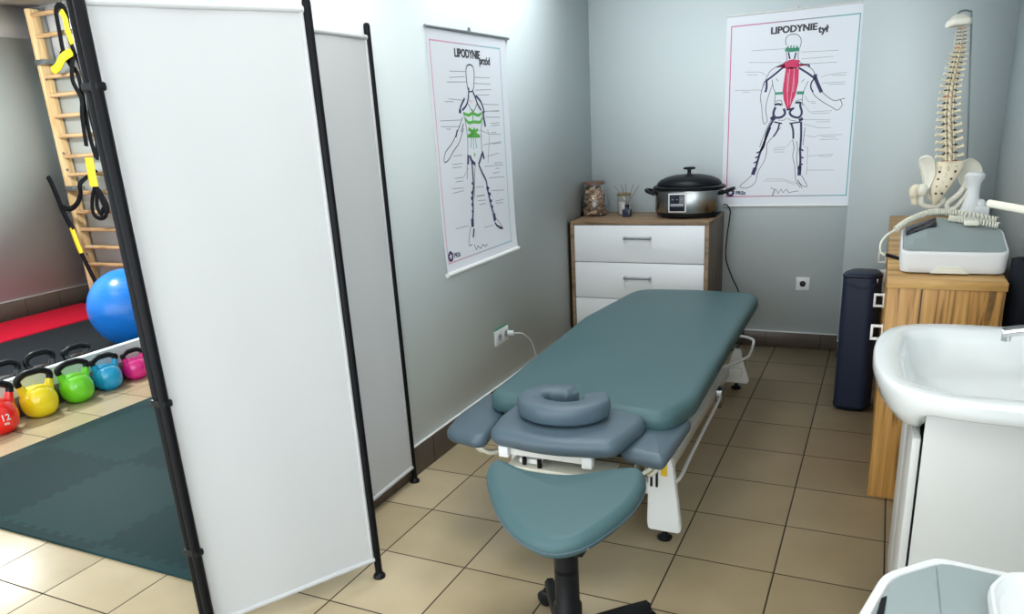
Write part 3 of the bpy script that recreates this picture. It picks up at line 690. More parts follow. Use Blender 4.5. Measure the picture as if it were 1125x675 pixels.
for k in range(3):
    z1 = zt-k*0.2325; z0 = z1-0.228
    bm = bmesh.new(); add_box(bm, Cc((CX0+CX1)/2, CY0+0.009, (z0+z1)/2), (CX1-CX0-2*th-0.006, 0.018, z1-z0), 0.0015)
    add_box(bm, Cc((CX0+CX1)/2, CY0+0.21, (z0+z1)/2-0.01), (CX1-CX0-2*th-0.05, 0.38, z1-z0-0.06))
    d = finish('drawer', bm, 'white_lam', ch)
    hz = (0.770, 0.523, 0.285)[k]
    bm = bmesh.new(); add_cyl(bm, Cc(-0.868, CY0-0.024, hz), Cc(-0.700, CY0-0.024, hz), 0.0075, 14)
    for x in (-0.862, -0.706): add_box(bm, Cc(x, CY0-0.014, hz), (0.016, 0.030, 0.018), 0.004)
    finish('handle', bm, 'greymetal', d)

# ---- jar of wood chips
jr = empty('glass_jar', (-1.158, 0.50, CZ), 'tall glass jar filled with dried wood chips at the left on the chest', 'jar')
prof = [(0.068, 0), (0.080, 0.015), (0.088, 0.06), (0.082, 0.11), (0.064, 0.155), (0.052, 0.185), (0.054, 0.20)]
bm = bmesh.new(); P = spline([(a, 0, b) for a, b in prof], 5)
add_lathe(bm, [(0, 0)]+[(p.x, p.z) for p in P]+[(P[-1].x-0.003, 0.20)]+[(p.x-0.003, max(p.z, 0.004)) for p in reversed(P)]+[(0, 0.004)], n=36)
finish('glass', bm, 'jar_glass', jr)
bm = bmesh.new(); add_lathe(bm, [(0, 0.2), (0.066, 0.2), (0.068, 0.205), (0.066, 0.218), (0, 0.219)], n=32); finish('lid', bm, 'cork', jr)
chip = mat('wood_chips', (0.55, 0.34, 0.20), 0.7); nt = chip.node_tree
oi = nt.nodes.new('ShaderNodeNewGeometry'); cr = nt.nodes.new('ShaderNodeValToRGB')
cr.color_ramp.elements[0].color = (0.10, 0.035, 0.018, 1); cr.color_ramp.elements[1].color = (0.85, 0.62, 0.42, 1)
nt.links.new(oi.outputs['Random Per Island'], cr.inputs[0]); nt.links.new(cr.outputs[0], nt.nodes['Principled BSDF'].inputs['Base Color'])
M_['chip'] = chip
bm = bmesh.new()
for k in range(230):
    z = 0.012+0.178*random.random(); R_ = 0.068 if z < 0.12 else 0.068-(z-0.12)*0.42
    a = random.random()*2*PI; rr = R_*math.sqrt(random.uniform(0.25, 1.0))
    rot = Matrix.Rotation(random.random()*6, 4, 'X') @ Matrix.Rotation(random.random()*6, 4, 'Z')
    add_sphere(bm, (rr*math.cos(a)*0.97, rr*math.sin(a)*0.97, z), 0.0155, (random.uniform(0.7, 1.3), random.uniform(0.6, 1.0), random.uniform(0.25, 0.5)), 7, 5, rot)
c_ = finish('wood_chips', bm, 'chip', jr, angle=30); c_['kind'] = 'stuff'

# ---- scented candle
cd = empty('candle', (-0.965, 0.53, CZ), 'white candle in glass jar with wooden lid behind the reed diffuser', 'candle')
bm = bmesh.new(); add_lathe(bm, [(0, 0), (0.036, 0), (0.040, 0.006), (0.0425, 0.03), (0.0425, 0.122), (0.040, 0.122), (0.040, 0.008), (0, 0.006)], n=32); finish('glass', bm, 'jar_glass', cd)
bm = bmesh.new(); add_lathe(bm, [(0, 0.0065), (0.036, 0.0085), (0.0392, 0.02), (0.0392, 0.085), (0, 0.085)], n=32); finish('wax', bm, 'wax', cd)
bm = bmesh.new(); add_lathe(bm, [(0, 0.123), (0.046, 0.123), (0.047, 0.128), (0.046, 0.137), (0, 0.138)], n=32); finish('lid', bm, 'lid_wood', cd)
# ---- reed diffuser
rd = empty('reed_diffuser', (-0.915, 0.43, CZ), 'small dark reed diffuser bottle with five sticks on the chest', 'diffuser')
bm = bmesh.new(); add_box(bm, (0, 0, 0.024), (0.052, 0.052, 0.048), 0.006); add_lathe(bm, [(0.017, 0.047), (0.013, 0.052), (0.013, 0.064), (0.010, 0.064), (0.010, 0.05)], n=20)
finish('bottle', bm, 'diffuser_glass', rd)
bm = bmesh.new(); add_lathe(bm, [(0, 0.060), (0.0145, 0.060), (0.0145, 0.078), (0, 0.078)], n=20); finish('collar', bm, 'black_plastic', rd)
for tx, ty in ((-0.085, 0.01), (-0.045, 0.03), (-0.005, -0.01), (0.035, 0.02), (0.078, 0.0)):
    bm = bmesh.new(); add_cyl(bm, (-tx*0.05, 0, 0.070), (tx, ty, 0.205-abs(tx)*0.15), 0.0018, 6); finish('reed', bm, 'reed', rd)

# ---- slow cooker
sc = empty('slow_cooker', (-0.525, 0.44, CZ), 'oval steel slow cooker with black lid standing on the chest', 'slow cooker')
def oval(prof, sx, sy, name, m, n=56):
    bm = bmesh.new(); add_lathe(bm, prof, (0, 0, 0), n, sx=sx, sy=sy); return finish(name, bm, m, sc)
oval([(0, 0.006), (0.80, 0.006), (0.93, 0.012), (0.97, 0.030), (0.97, 0.034), (0, 0.034)], 0.205, 0.150, 'base', 'black_plastic')
oval([(0, 0.034), (0.985, 0.034), (1.0, 0.040), (1.0, 0.158), (0.985, 0.164), (0, 0.164)], 0.205, 0.150, 'steel_body', 'steel')
oval([(0, 0.164), (1.0, 0.164), (1.07, 0.172), (1.08, 0.182), (1.02, 0.190), (0, 0.190)], 0.205, 0.150, 'rim', 'black_plastic')
ld = oval([(0, 0.190), (0.93, 0.190), (0.96, 0.196), (0.94, 0.206), (0.86, 0.222), (0.66, 0.240), (0.40, 0.251), (0.15, 0.255), (0, 0.256)], 0.205, 0.150, 'lid', 'black_plastic')
bm = bmesh.new(); add_lathe(bm, [(0, 0.254), (0.013, 0.254), (0.011, 0.272), (0.013, 0.280), (0.036, 0.284), (0.037, 0.292), (0.030, 0.296), (0, 0.297)], n=24, sy=0.7); finish('knob', bm, 'black_plastic', ld)
for s in (-1, 1):
    bm = bmesh.new(); add_tube(bm, spline([(s*0.20, -0.04, 0.140), (s*0.24, -0.045, 0.155), (s*0.262, -0.02, 0.163), (s*0.264, 0.02, 0.163), (s*0.24, 0.045, 0.155), (s*0.20, 0.04, 0.14)], 6), 0.011, 10)
    finish('side_handle', bm, 'black_plastic', sc)
bm = bmesh.new(); add_box(bm, (-0.035, -0.150, 0.098), (0.108, 0.008, 0.112), 0.006); cp = finish('control_panel', bm, 'white_metal', sc)
bm = bmesh.new(); add_box(bm, (-0.035, -0.1545, 0.098), (0.092, 0.003, 0.098), 0.003); finish('dark_face', bm, 'dark_screen', cp)
bm = bmesh.new(); add_box(bm, (-0.035, -0.1565, 0.086), (0.080, 0.001, 0.016), 0.0004)
for x in (-0.062, -0.035, -0.008): add_box(bm, (x, -0.1565, 0.118), (0.010, 0.001, 0.005), 0.0004)
finish('buttons', bm, 'ink_l', cp)
for x, y in ((-0.13, -0.07), (0.13, -0.07), (-0.13, 0.07), (0.13, 0.07)):
    bm = bmesh.new(); add_cyl(bm, (x, y, 0), (x, y, 0.010), 0.012, 12); finish('foot', bm, 'black_plastic', sc)
bm = bmesh.new()
P = spline([(-0.338, 0.50, 0.925), (-0.318, 0.54, 0.930), (-0.302, 0.60, 0.885), (-0.312, 0.62, 0.80), (-0.322, 0.62, 0.70), (-0.322, 0.62, 0.58), (-0.280, 0.62, 0.46), (-0.233, 0.62, 0.36), (-0.21, 0.63, 0.2), (-0.20, 0.63, 0.06), (-0.22, 0.60, 0.008), (-0.25, 0.50, 0.006)], 8)
add_tube(bm, [(p.x+0.525, p.y-0.44, p.z-CZ) for p in P], 0.0042, 8)
finish('power_cord', bm, 'black_plastic', sc)

# ================================================================== MASSAGE TABLE
mt = empty('massage_table', (-0.36, -1.05, 0), 'slate green electric massage table on white metal frame in the middle of the room', 'massage table')
def Mt(x, y, z): return (x+0.36, y+1.05, z)
def mpad(name, outl, rad, z0, z1, er, m, parent=mt, n=120, crown=0.006):
    bm = bmesh.new(); pl = round_poly(outl, rad, 8)
    add_pad(bm, [(p.x+0.36, p.y+1.05) for p in pl], z0, z1, er, n, crown); return finish(name, bm, m, parent, angle=70)
mpad('bed_cushion', [(-0.722, -1.985), (-0.40, -1.965), (-0.028, -2.015), (0.024, -1.80), (0.006, -0.9), (-0.002, -0.09), (-0.36, -0.065), (-0.70, -0.09), (-0.775, -0.80)],
     [0.07, 0.3, 0.085, 0.3, 0.4, 0.13, 0.3, 0.17, 0.4], 0.445, 0.53, 0.036, 'vinyl', n=220)
mpad('head_cushion', [(-0.59, -1.93), (-0.595, -2.13), (-0.57, -2.265), (-0.35, -2.30), (-0.13, -2.25), (-0.098, -2.05), (-0.11, -1.945), (-0.35, -1.90)], [0.04, 0.2, 0.06, 0.5, 0.06, 0.2, 0.04, 0.3], 0.452, 0.515, 0.030, 'vinyl2', n=160)
mpad('armrest', [(-0.185, -1.80), (-0.03, -1.775), (0.018, -1.85), (0.01, -2.20), (-0.055, -2.185), (-0.15, -2.165)], [0.04, 0.05, 0.06, 0.05, 0.3, 0.06], 0.408, 0.462, 0.026, 'vinyl2')
mpad('armrest', [(-0.83, -1.76), (-0.70, -1.745), (-0.625, -2.18), (-0.66, -2.205), (-0.80, -2.175), (-0.83, -2.02)], [0.06, 0.05, 0.05, 0.04, 0.07, 0.2], 0.398, 0.450, 0.025, 'vinyl2')
def mbox(name, c, s, m='white_metal', bev=0.004, parent=mt, rot=None):
    bm = bmesh.new(); add_box(bm, Mt(*c), s, bev, rot=rot); return finish(name, bm, m, parent)
# upper frame
bm = bmesh.new()
for x in (-0.54, -0.24): add_box(bm, Mt(x, -1.06, 0.420), (0.04, 1.60, 0.045), 0.004)
for y in (-1.86, -1.2, -0.6, -0.18): add_box(bm, Mt(-0.39, y, 0.420), (0.34, 0.04, 0.04), 0.004)
finish('top_frame', bm, 'white_metal', mt)
# head frame with white end caps
bm = bmesh.new(); add_box(bm, Mt(-0.372, -2.215, 0.432), (0.30, 0.03, 0.034), 0.004)
for x in (-0.52, -0.235): add_box(bm, Mt(x, -2.03, 0.434), (0.026, 0.40, 0.030), 0.004)
hf = finish('head_frame', bm, 'white_metal', mt)
for x in (-0.525, -0.228):
    bm = bmesh.new(); add_box(bm, Mt(x, -2.237, 0.432), (0.036, 0.030, 0.040), 0.004); finish('end_cap', bm, 'white_lam', hf)
mbox('head_panel', (-0.345, -2.17, 0.372), (0.36, 0.13, 0.012), 'cream', 0.003)
mbox('adjusting_lever', (-0.445, -2.20, 0.392), (0.08, 0.03, 0.018), 'white_metal', 0.004)
bm = bmesh.new(); add_cyl(bm, Mt(-0.46, -2.225, 0.385), Mt(-0.46, -2.225, 0.41), 0.008, 10); add_cyl(bm, Mt(-0.405, -2.225, 0.380), Mt(-0.405, -2.225, 0.408), 0.008, 10); finish('lever_bolts', bm, 'black_plastic', mt)
# armrest brackets and springy rods
for x, s in ((-0.05, 1), (-0.70, -1)):
    bm = bmesh.new()
    add_tube(bm, spline([Mt(x-s*0.10, -1.85, 0.42), Mt(x-s*0.09, -1.98, 0.35), Mt(x-s*0.05, -2.10, 0.345), Mt(x, -2.12, 0.385)], 6), 0.008, 10)
    add_tube(bm, spline([Mt(x-s*0.06, -1.83, 0.42), Mt(x-s*0.05, -2.00, 0.33), Mt(x-s*0.01, -2.10, 0.35), Mt(x+s*0.02, -2.10, 0.385)], 6), 0.008, 10)
    add_box(bm, Mt(x-s*0.085, -1.97, 0.40), (0.05, 0.20, 0.010), 0.003)
    for yy in (-1.90, -1.97, -2.04): add_lathe(bm, [(0.016, -0.007), (0.024, -0.007), (0.024, 0.007), (0.016, 0.007), (0.016, -0.007)], Mt(x-s*0.085, yy, 0.42), 16, RY(PI/2))
    finish('armrest_bracket', bm, 'cream', mt)
# feet plates with levelling discs
def foot_plate(x, y, w0, w1, z1, lean, parts=True):
    bm = bmesh.new()
    pts = [(-w1*0.5, 0.035), (w1*0.5, 0.035), (w1*0.54, 0.06), (w0*0.5, z1-0.03), (w0*0.42, z1), (-w0*0.42, z1), (-w0*0.5, z1-0.03), (-w1*0.54, 0.06)]
    add_prism(bm, pts, lambda u, v, d: Vector(Mt(x+u+(v-0.035)*lean, y+d, v)), -0.016, 0.016)
    bmesh.ops.bevel(bm, geom=[e for e in bm.edges], offset=0.005, segments=2, affect='EDGES')
    f = finish('foot_plate', bm, 'white_metal', mt)
    bm = bmesh.new(); add_lathe(bm, [(0, 0), (0.026, 0), (0.028, 0.008), (0.014, 0.016), (0.010, 0.020), (0.010, 0.038), (0, 0.038)], Mt(x, y, 0), 24)
    finish('levelling_foot', bm, 'black_plastic', f); return f
fp = foot_plate(-0.062, -1.90, 0.085, 0.115, 0.335, -0.05)
bm = bmesh.new(); add_box(bm, Mt(-0.062, -1.918, 0.285), (0.022, 0.004, 0.05), 0.001); finish('yellow_sticker', bm, 'amber', fp)
bm = bmesh.new()
for x in (-0.108, -0.088): add_box(bm, Mt(x, -1.918, 0.255), (0.009, 0.005, 0.085), 0.002)
finish('slots', bm, 'black_plastic', fp)
foot_plate(-0.63, -1.90, 0.085, 0.115, 0.30, 0.05)
foot_plate(-0.10, -0.19, 0.045, 0.125, 0.23, 0.0); foot_plate(-0.62, -0.19, 0.045, 0.125, 0.23, 0.0)
# base frame and lifting arms
bm = bmesh.new()
for x in (-0.56, -0.16): add_box(bm, Mt(x, -0.96, 0.10), (0.05, 1.50, 0.05), 0.005)
for y in (-1.70, -0.20): add_box(bm, Mt(-0.35, y, 0.10), (0.56, 0.05, 0.05), 0.005)
for x in (-0.60, -0.09): add_box(bm, Mt(x, -1.79, 0.10), (0.03, 0.20, 0.05), 0.004)
finish('base_frame', bm, 'white_metal', mt)
for y, dy in ((-1.62, 0.36), (-0.86, 0.36)):
    for x in (-0.52, -0.20):
        bm = bmesh.new(); L = math.hypot(dy, 0.29)
        add_box(bm, Mt(x, y+dy/2, 0.262), (0.025, L, 0.05), 0.006, rot=RX(math.atan2(0.29, dy))); finish('lifting_arm', bm, 'white_metal', mt)
bm = bmesh.new(); add_cyl(bm, Mt(-0.36, -1.45, 0.13), Mt(-0.36, -0.95, 0.33), 0.035, 20); add_cyl(bm, Mt(-0.36, -1.0, 0.31), Mt(-0.36, -0.75, 0.41), 0.018, 16); add_box(bm, Mt(-0.36, -1.45, 0.16), (0.12, 0.14, 0.09), 0.01)
finish('lifting_motor', bm, 'black_plastic', mt)
# foot control bar round the table
bm = bmesh.new(); add_tube(bm, spline([Mt(-0.11, -1.885, 0.185), Mt(-0.07, -1.86, 0.19), Mt(-0.035, -1.80, 0.20), Mt(-0.040, -1.60, 0.20), Mt(-0.048, -1.25, 0.20), Mt(-0.056, -0.93, 0.20)], 6), 0.007, 10); finish('foot_bar', bm, 'white_metal', mt)
mbox('bar_joint', (-0.06, -0.90, 0.20), (0.03, 0.06, 0.09), 'steel', 0.004)
bm = bmesh.new(); add_tube(bm, spline([Mt(-0.20, -0.45, 0.19), Mt(-0.11, -0.41, 0.2), Mt(-0.05, -0.26, 0.2), Mt(-0.035, -0.19, 0.2), Mt(-0.05, 0.05, 0.2), Mt(-0.075, 0.13, 0.2), Mt(-0.15, 0.175, 0.2), Mt(-0.36, 0.18, 0.2), Mt(-0.60, 0.175, 0.2), Mt(-0.66, 0.10, 0.2), Mt(-0.66, -0.25, 0.2), Mt(-0.60, -0.42, 0.2), Mt(-0.50, -0.45, 0.19)], 5), 0.008, 10); finish('foot_bar', bm, 'white_metal', mt)
bm = bmesh.new()
for x in (-0.52, -0.20): add_box(bm, Mt(x, -0.45, 0.155), (0.03, 0.03, 0.10), 0.004)
finish('bar_bracket', bm, 'white_metal', mt)

# ---- horseshoe face cushion lying on the head cushion
fc = empty('face_cushion', (-0.372, -2.075, 0.523), 'dark slate horseshoe face cushion lying on the head end of massage table', 'cushion')
bm = bmesh.new(); n = 72; secs = []
NS = 20
for i in range(n+1):
    a = math.radians(48) - 2*PI*(i/n)*(330/360)
    ox, oy, ix, iy = 0.163, 0.138, 0.068, 0.046
    cx, cy = (ox+ix)/2*math.cos(a), (oy+iy)/2*math.sin(a); w = ((ox-ix)/2*abs(math.cos(a))**1+(oy-iy)/2*abs(math.sin(a)))/(abs(math.cos(a))+abs(math.sin(a)))
    e = min(1, i/3, (n-i)/3)**0.5 if 0 < i < n else 0.25
    ring = []
    if i > n-14: cx -= 0.0; cy -= 0.018*((i-(n-14))/14)     # the free end tucks inwards
    for k in range(NS):
        t = 2*PI*k/NS; sgn = lambda q: math.copysign(abs(q)**0.5, q)
        rx, rz = w*e*sgn(math.cos(t)), 0.034*max(e, 0.6)*sgn(math.sin(t))
        ring.append(bm.verts.new((cx+rx*math.cos(a), cy+rx*math.sin(a), 0.034+rz)))
    secs.append(ring)
for a_, b_ in zip(secs, secs[1:]):
    for k in range(NS): bm.faces.new([a_[k], a_[(k+1) % NS], b_[(k+1) % NS], b_[k]])
bm.faces.new(secs[0]); bm.faces.new(secs[-1])
finish('padded_ring', bm, 'vinyl2', fc, angle=80)

# ================================================================== SADDLE STOOL
ss = empty('saddle_stool', (-0.145, -2.65, 0), 'slate green saddle stool with black column and castors in the foreground', 'stool')
pts = [(-0.455, -2.46), (-0.445, -2.52), (-0.375, -2.63), (-0.290, -2.73), (-0.205, -2.79), (-0.12, -2.812), (-0.060, -2.785), (-0.022, -2.73), (0.006, -2.65), (0.024, -2.55), (0.016, -2.43), (-0.022, -2.345), (-0.087, -2.352), (-0.155, -2.395), (-0.223, -2.435), (-0.336, -2.455), (-0.425, -2.440)]
outl = [(p.x+0.145, p.y+2.65) for p in spline([(a, b, 0) for a, b in pts], 5, closed=True)]
def saddle(x, y):
    u = (x+0.05)/0.24; return 0.020*abs(u)**2-0.012*max(0, -(y+0.02)/0.2)**2
bm = bmesh.new(); add_pad(bm, outl, 0.425, 0.49, 0.032, 120, 0.008, tilt=saddle, seg=7); seat = finish('seat', bm, 'vinyl', ss, angle=75)
bm = bmesh.new(); P = resample([Vector(p) for p in outl], 100); c0 = sum(P, Vector((0, 0)))/100
add_tube(bm, [(p.x*1.0, p.y*1.0, 0.452+saddle(p.x, p.y)) for p in P], 0.0026, 6, closed=True); finish('piping', bm, 'vinyl2', seat)
bm = bmesh.new(); add_box(bm, (0.094, -0.116, 0.452), (0.034, 0.004, 0.009), 0.0005, rot=RZ(0.85)); finish('tag', bm, 'white_lam', seat)
bm = bmesh.new(); add_box(bm, (0, 0.02, 0.410), (0.16, 0.20, 0.022), 0.006); add_lathe(bm, [(0, 0.30), (0.034, 0.30), (0.034, 0.40), (0, 0.40)], n=28); finish('tilt_mechanism', bm, 'black_plastic', ss)
bm = bmesh.new(); add_lathe(bm, [(0, 0.06), (0.040, 0.06), (0.040, 0.19), (0.034, 0.20), (0.034, 0.31), (0, 0.31)], n=28); finish('column', bm, 'black_plastic', ss)
A0 = 52
for k in range(5):
    a = math.radians(A0+72*k); d = Vector((math.cos(a), math.sin(a), 0)); L = 0.275
    bm = bmesh.new(); n_ = Vector((-d.y, d.x, 0)); rows = []
    for t, w, z0, z1 in ((0.0, 0.030, 0.062, 0.115), (0.35, 0.026, 0.066, 0.112), (0.7, 0.022, 0.070, 0.106), (1.0, 0.017, 0.072, 0.098)):
        p = d*L*t; rows.append([bm.verts.new((p+n_*s*w).to_tuple()[:2]+(z,)) for s, z in ((-1, z0), (1, z0), (1, z1-0.012), (0.5, z1), (-0.5, z1), (-1, z1-0.012))])
    for a_, b_ in zip(rows, rows[1:]):
        for i in range(6): bm.faces.new([a_[i], a_[(i+1) % 6], b_[(i+1) % 6], b_[i]])
    bm.faces.new(rows[0]); bm.faces.new(rows[-1]); lg = finish('base_leg', bm, 'black_plastic', ss, angle=50)
    q = d*L
    bm = bmesh.new(); add_cyl(bm, (q.x, q.y, 0.045), (q.x, q.y, 0.090), 0.008, 10)
    ax = Matrix.Rotation(a+0.7*k, 4, 'Z')
    off = ax @ Vector((0.012, 0, 0))
    for s in (-1, 1):
        wv = ax @ Vector((0, s*0.014, 0))
        add_lathe(bm, [(0, -0.009), (0.022, -0.009), (0.0265, -0.006), (0.0265, 0.006), (0.022, 0.009), (0, 0.009)], (q.x+off.x+wv.x, q.y+off.y+wv.y, 0.0265), 24, ax @ RX(PI/2))
    add_box(bm, (q.x+off.x*0.5, q.y+off.y*0.5, 0.045), (0.036, 0.012, 0.022), 0.004, rot=ax)
    finish('castor', bm, 'black_plastic', lg)

# ================================================================== OAK SIDEBOARD ALONG THE RIGHT WALL
OX0, OX1, OY0, OY1, OZ = 0.598, 0.965, -1.318, 0.47, 0.868
ob = empty('sideboard', (0.78, -0.61, 0), 'knotty oak sideboard with white square handles along the right wall', 'sideboard')
def Oc(x, y, z): return (x-0.78, y+0.61, z)
bm = bmesh.new(); add_box(bm, Oc((OX0+OX1)/2, OY0+0.012, (OZ-0.03)/2), (OX1-OX0-0.002, 0.022, OZ-0.03), 0.0015); add_box(bm, Oc(OX0+0.112, OY0+0.0006, (OZ-0.03)/2), (0.0025, 0.002, OZ-0.035), mi=1)
finish('end_panel', bm, ['oak', 'spaced'], ob)
bm = bmesh.new(); add_box(bm, Oc((OX0+OX1)/2, OY1-0.01, (OZ-0.03)/2), (OX1-OX0-0.002, 0.02, OZ-0.03), 0.0015); finish('end_panel', bm, 'oak', ob)
bm = bmesh.new(); add_box(bm, Oc(OX1-0.01, (OY0+OY1)/2, (OZ-0.03)/2), (0.016, OY1-OY0-0.044, OZ-0.03), 0.001); add_box(bm, Oc((OX0+OX1)/2, (OY0+OY1)/2, 0.03), (OX1-OX0-0.05, OY1-OY0-0.05, 0.06)); finish('back_panel', bm, 'oak', ob)
for y0, y1 in ((OY0-0.004, -1.112), (-1.109, OY1+0.003)):
    bm = bmesh.new(); add_box(bm, Oc((OX0+OX1)/2, (y0+y1)/2, OZ-0.015), (OX1-OX0+0.006, y1-y0, 0.030), 0.002)
    finish('top_board', bm, 'oak_edge', ob)
hy = [-1.24, -0.73, -0.22]
edges_ = [-1.292, -0.97, -0.43, 0.11, OY1-0.022]
hs = [-1.245, -0.70, -0.15, 0.37]
for k in range(4):
    bm = bmesh.new(); add_box(bm, Oc(OX0+0.009, (edges_[k]+edges_[k+1])/2, 0.45), (0.018, edges_[k+1]-edges_[k]-0.004, 0.76), 0.0015); d = finish('door', bm, 'oak', ob)
    bm = bmesh.new(); y = hs[k]
    for z in (0.625, 0.675): add_box(bm, Oc(OX0-0.019, y, z), (0.040, 0.010, 0.010), 0.002)
    add_box(bm, Oc(OX0-0.038, y, 0.650), (0.009, 0.012, 0.060), 0.002); add_box(bm, Oc(OX0-0.003, y, 0.650), (0.006, 0.014, 0.066), 0.002)
    finish('handle', bm, 'white_metal', d)

# ---- therapy devices: rounded white housings with sloping grey tops
def device(name, loc, rz, W, D, hs, label, sc=1.0, lip=True, display=True):
    """hs: heights front, back-left, apex, back-right ; apex at x=0.37 W"""
    root = empty(name, loc, label, 'therapy device', 'white therapy devices with grey tops', rz)
    hf, hl, ha, hr = hs
    corners = [(0.0, 0.0, hf), (W, 0.0, hf), (W, D, hr), (0.37*W, D, ha), (0.0, D, hl)]
    def topz(x, y):
        # height field: facets meet on the crease from the apex to the front left corner
        t = y/D; xa = 0.06*W+0.31*W*t
        if x < xa: zb = hl+(ha-hl)*max(0, x)/(0.37*W) if True else 0; zb = hl+(ha-hl)*min(1, max(0, x/max(xa, 1e-4)))
        else: zb = ha+(hr-ha)*min(1, (x-xa)/max(W-xa, 1e-4))
        return hf+(zb-hf)*t
    bm = bmesh.new(); n = 88
    P = resample(round_poly([(0, 0), (W, 0), (W, D), (0.37*W, D+0.004), (0, D)], [0.035, 0.035, 0.03, 0.05, 0.03], 8), n)
    c = Vector((W/2, D/2))
    def ring(f, dz, base=None): 
        out = []
        for p in P:
            q = c+(p-c)*f; out.append(bm.verts.new((q.x, q.y, base if base is not None else topz(q.x, q.y)+dz)))
        return out
    rs = [ring(0.95, 0, 0.006), ring(0.975, 0, 0.010), ring(1.0, -0.02, None)]
    rs[2:] = [ring(0.99, 0, 0.03), ring(1.0, -0.012), ring(0.998, -0.004), ring(0.985, 0.0), ring(0.955, 0.0005), ring(0.945, -0.004)]
    for a, b in zip(rs, rs[1:]):
        for i in range(n): bm.faces.new([a[i], a[(i+1) % n], b[(i+1) % n], b[i]])
    rs += [ring(0.6, -0.006), ring(0.25, -0.006)]
    for a, b in zip(rs[-3:], rs[-2:]):
        for i in range(n): bm.faces.new([a[i], a[(i+1) % n], b[(i+1) % n], b[i]])
    bm.faces.new(rs[0]); bm.faces.new(rs[-1])
    for x in (0.06, W-0.06):
        for y in (0.05, D-0.05): add_cyl(bm, (x, y, 0), (x, y, 0.008), 0.012, 12)
    finish('housing', bm, 'white_plastic', root, angle=35)
    bm = bmesh.new(); prev = None
    for f in (0.94, 0.75, 0.5, 0.25): 
        r_ = ring(f, 0.0008)
        if prev:
            for i in range(n): bm.faces.new([prev[i], prev[(i+1) % n], r_[(i+1) % n], r_[i]])
        prev = r_
    cv = bm.verts.new((c.x, c.y, topz(c.x, c.y)+0.0008))
    for i in range(n): bm.faces.new([prev[i], prev[(i+1) % n], cv])
    tp = finish('grey_top', bm, 'grey_panel', root, angle=8)
    if lip:
        bm = bmesh.new(); add_prism(bm, [(W*0.30, 0.006), (W*0.66, 0.006), (W*0.58, 0.030), (W*0.37, 0.030)], lambda u, v, d: Vector((u, d, v)), 0.0025, -0.004)
        finish('front_notch', bm, 'cream', root)
    if display:
        bm = bmesh.new()
        q = [(0.014, D*0.95), (0.335*W, D*0.97), (0.345*W, D*0.72), (0.05*W, D*0.60)]
        G = 8; g = {}
        for lay, dz in ((0, 0.0), (1, 0.006)):
            for i in range(G+1):
                for j in range(G+1):
                    u, v = i/G, j/G
                    x = (q[0][0]*(1-u)+q[1][0]*u)*(1-v)+(q[3][0]*(1-u)+q[2][0]*u)*v; y = (q[0][1]*(1-u)+q[1][1]*u)*(1-v)+(q[3][1]*(1-u)+q[2][1]*u)*v
                    g[lay, i, j] = bm.verts.new((x, y, topz(x, y)+dz))
            for i in range(G):
                for j in range(G): bm.faces.new([g[lay, i, j], g[lay, i+1, j], g[lay, i+1, j+1], g[lay, i, j+1]])
        for i in range(G):
            for a_, b_ in (((i, 0), (i+1, 0)), ((i, G), (i+1, G)), ((0, i), (0, i+1)), ((G, i), (G, i+1))):
                bm.faces.new([g[0, a_[0], a_[1]], g[0, b_[0], b_[1]], g[1, b_[0], b_[1]], g[1, a_[0], a_[1]]])
        finish('display', bm, 'dark_screen', tp)
    return root, topz
dv, tz1 = device('therapy_device', (0.630, -1.205, OZ), 0.0, 0.345, 0.27, (0.082, 0.128, 0.172, 0.128), 'white therapy device with sloping grey top on the oak sideboard')
bm = bmesh.new(); add_box(bm, (0.235, 0.235, 0.157), (0.05, 0.03, 0.022), 0.006); finish('probe_rest', bm, 'cream', dv)
# coiled hand-piece cable lying over its back edge
def coil(bm, path, R_, r, turns):
    P = spline(path, 24); L = len(P); N = turns*10; out = []
    for i in range(N+1):
        f = i/N*(L-1); j = min(int(f), L-2); p = P[j].lerp(P[j+1], f-j); t = (P[j+1]-P[j]).normalized()
        u = (Vector((0, 0, 1))-t*t.z).normalized(); w = t.cross(u); a = 2*PI*i/10
        out.append(p+(u*math.cos(a)+w*math.sin(a))*R_)
    add_tube(bm, out, r, 5)
bm = bmesh.new()
coil(bm, [(0.610, -1.02, 1.005), (0.66, -0.955, 1.035), (0.735, -0.93, 1.060), (0.82, -0.93, 1.056), (0.95, -0.935, 1.030)], 0.0105, 0.0030, 44)
coil(bm, [(0.955, -0.955, 1.012), (0.86, -0.955, 1.030), (0.79, -0.955, 1.040)], 0.0105, 0.0030, 21)
add_tube(bm, spline([(0.610, -1.02, 1.005), (0.580, -1.04, 0.985), (0.562, -1.06, 0.955), (0.567, -1.07, 0.92), (0.60, -1.06, 0.905), (0.628, -1.05, 0.905)], 6), 0.0042, 8)
cb = finish('coiled_cable', bm, 'cream'); tag(cb, 'pale coiled cable draped over the back of the therapy device on the sideboard', 'cable')
bm = bmesh.new(); add_cyl(bm, (0.585, -1.073, 0.915), (0.632, -1.05, 0.898), 0.007, 12); finish('plug', bm, 'black_plastic', cb)

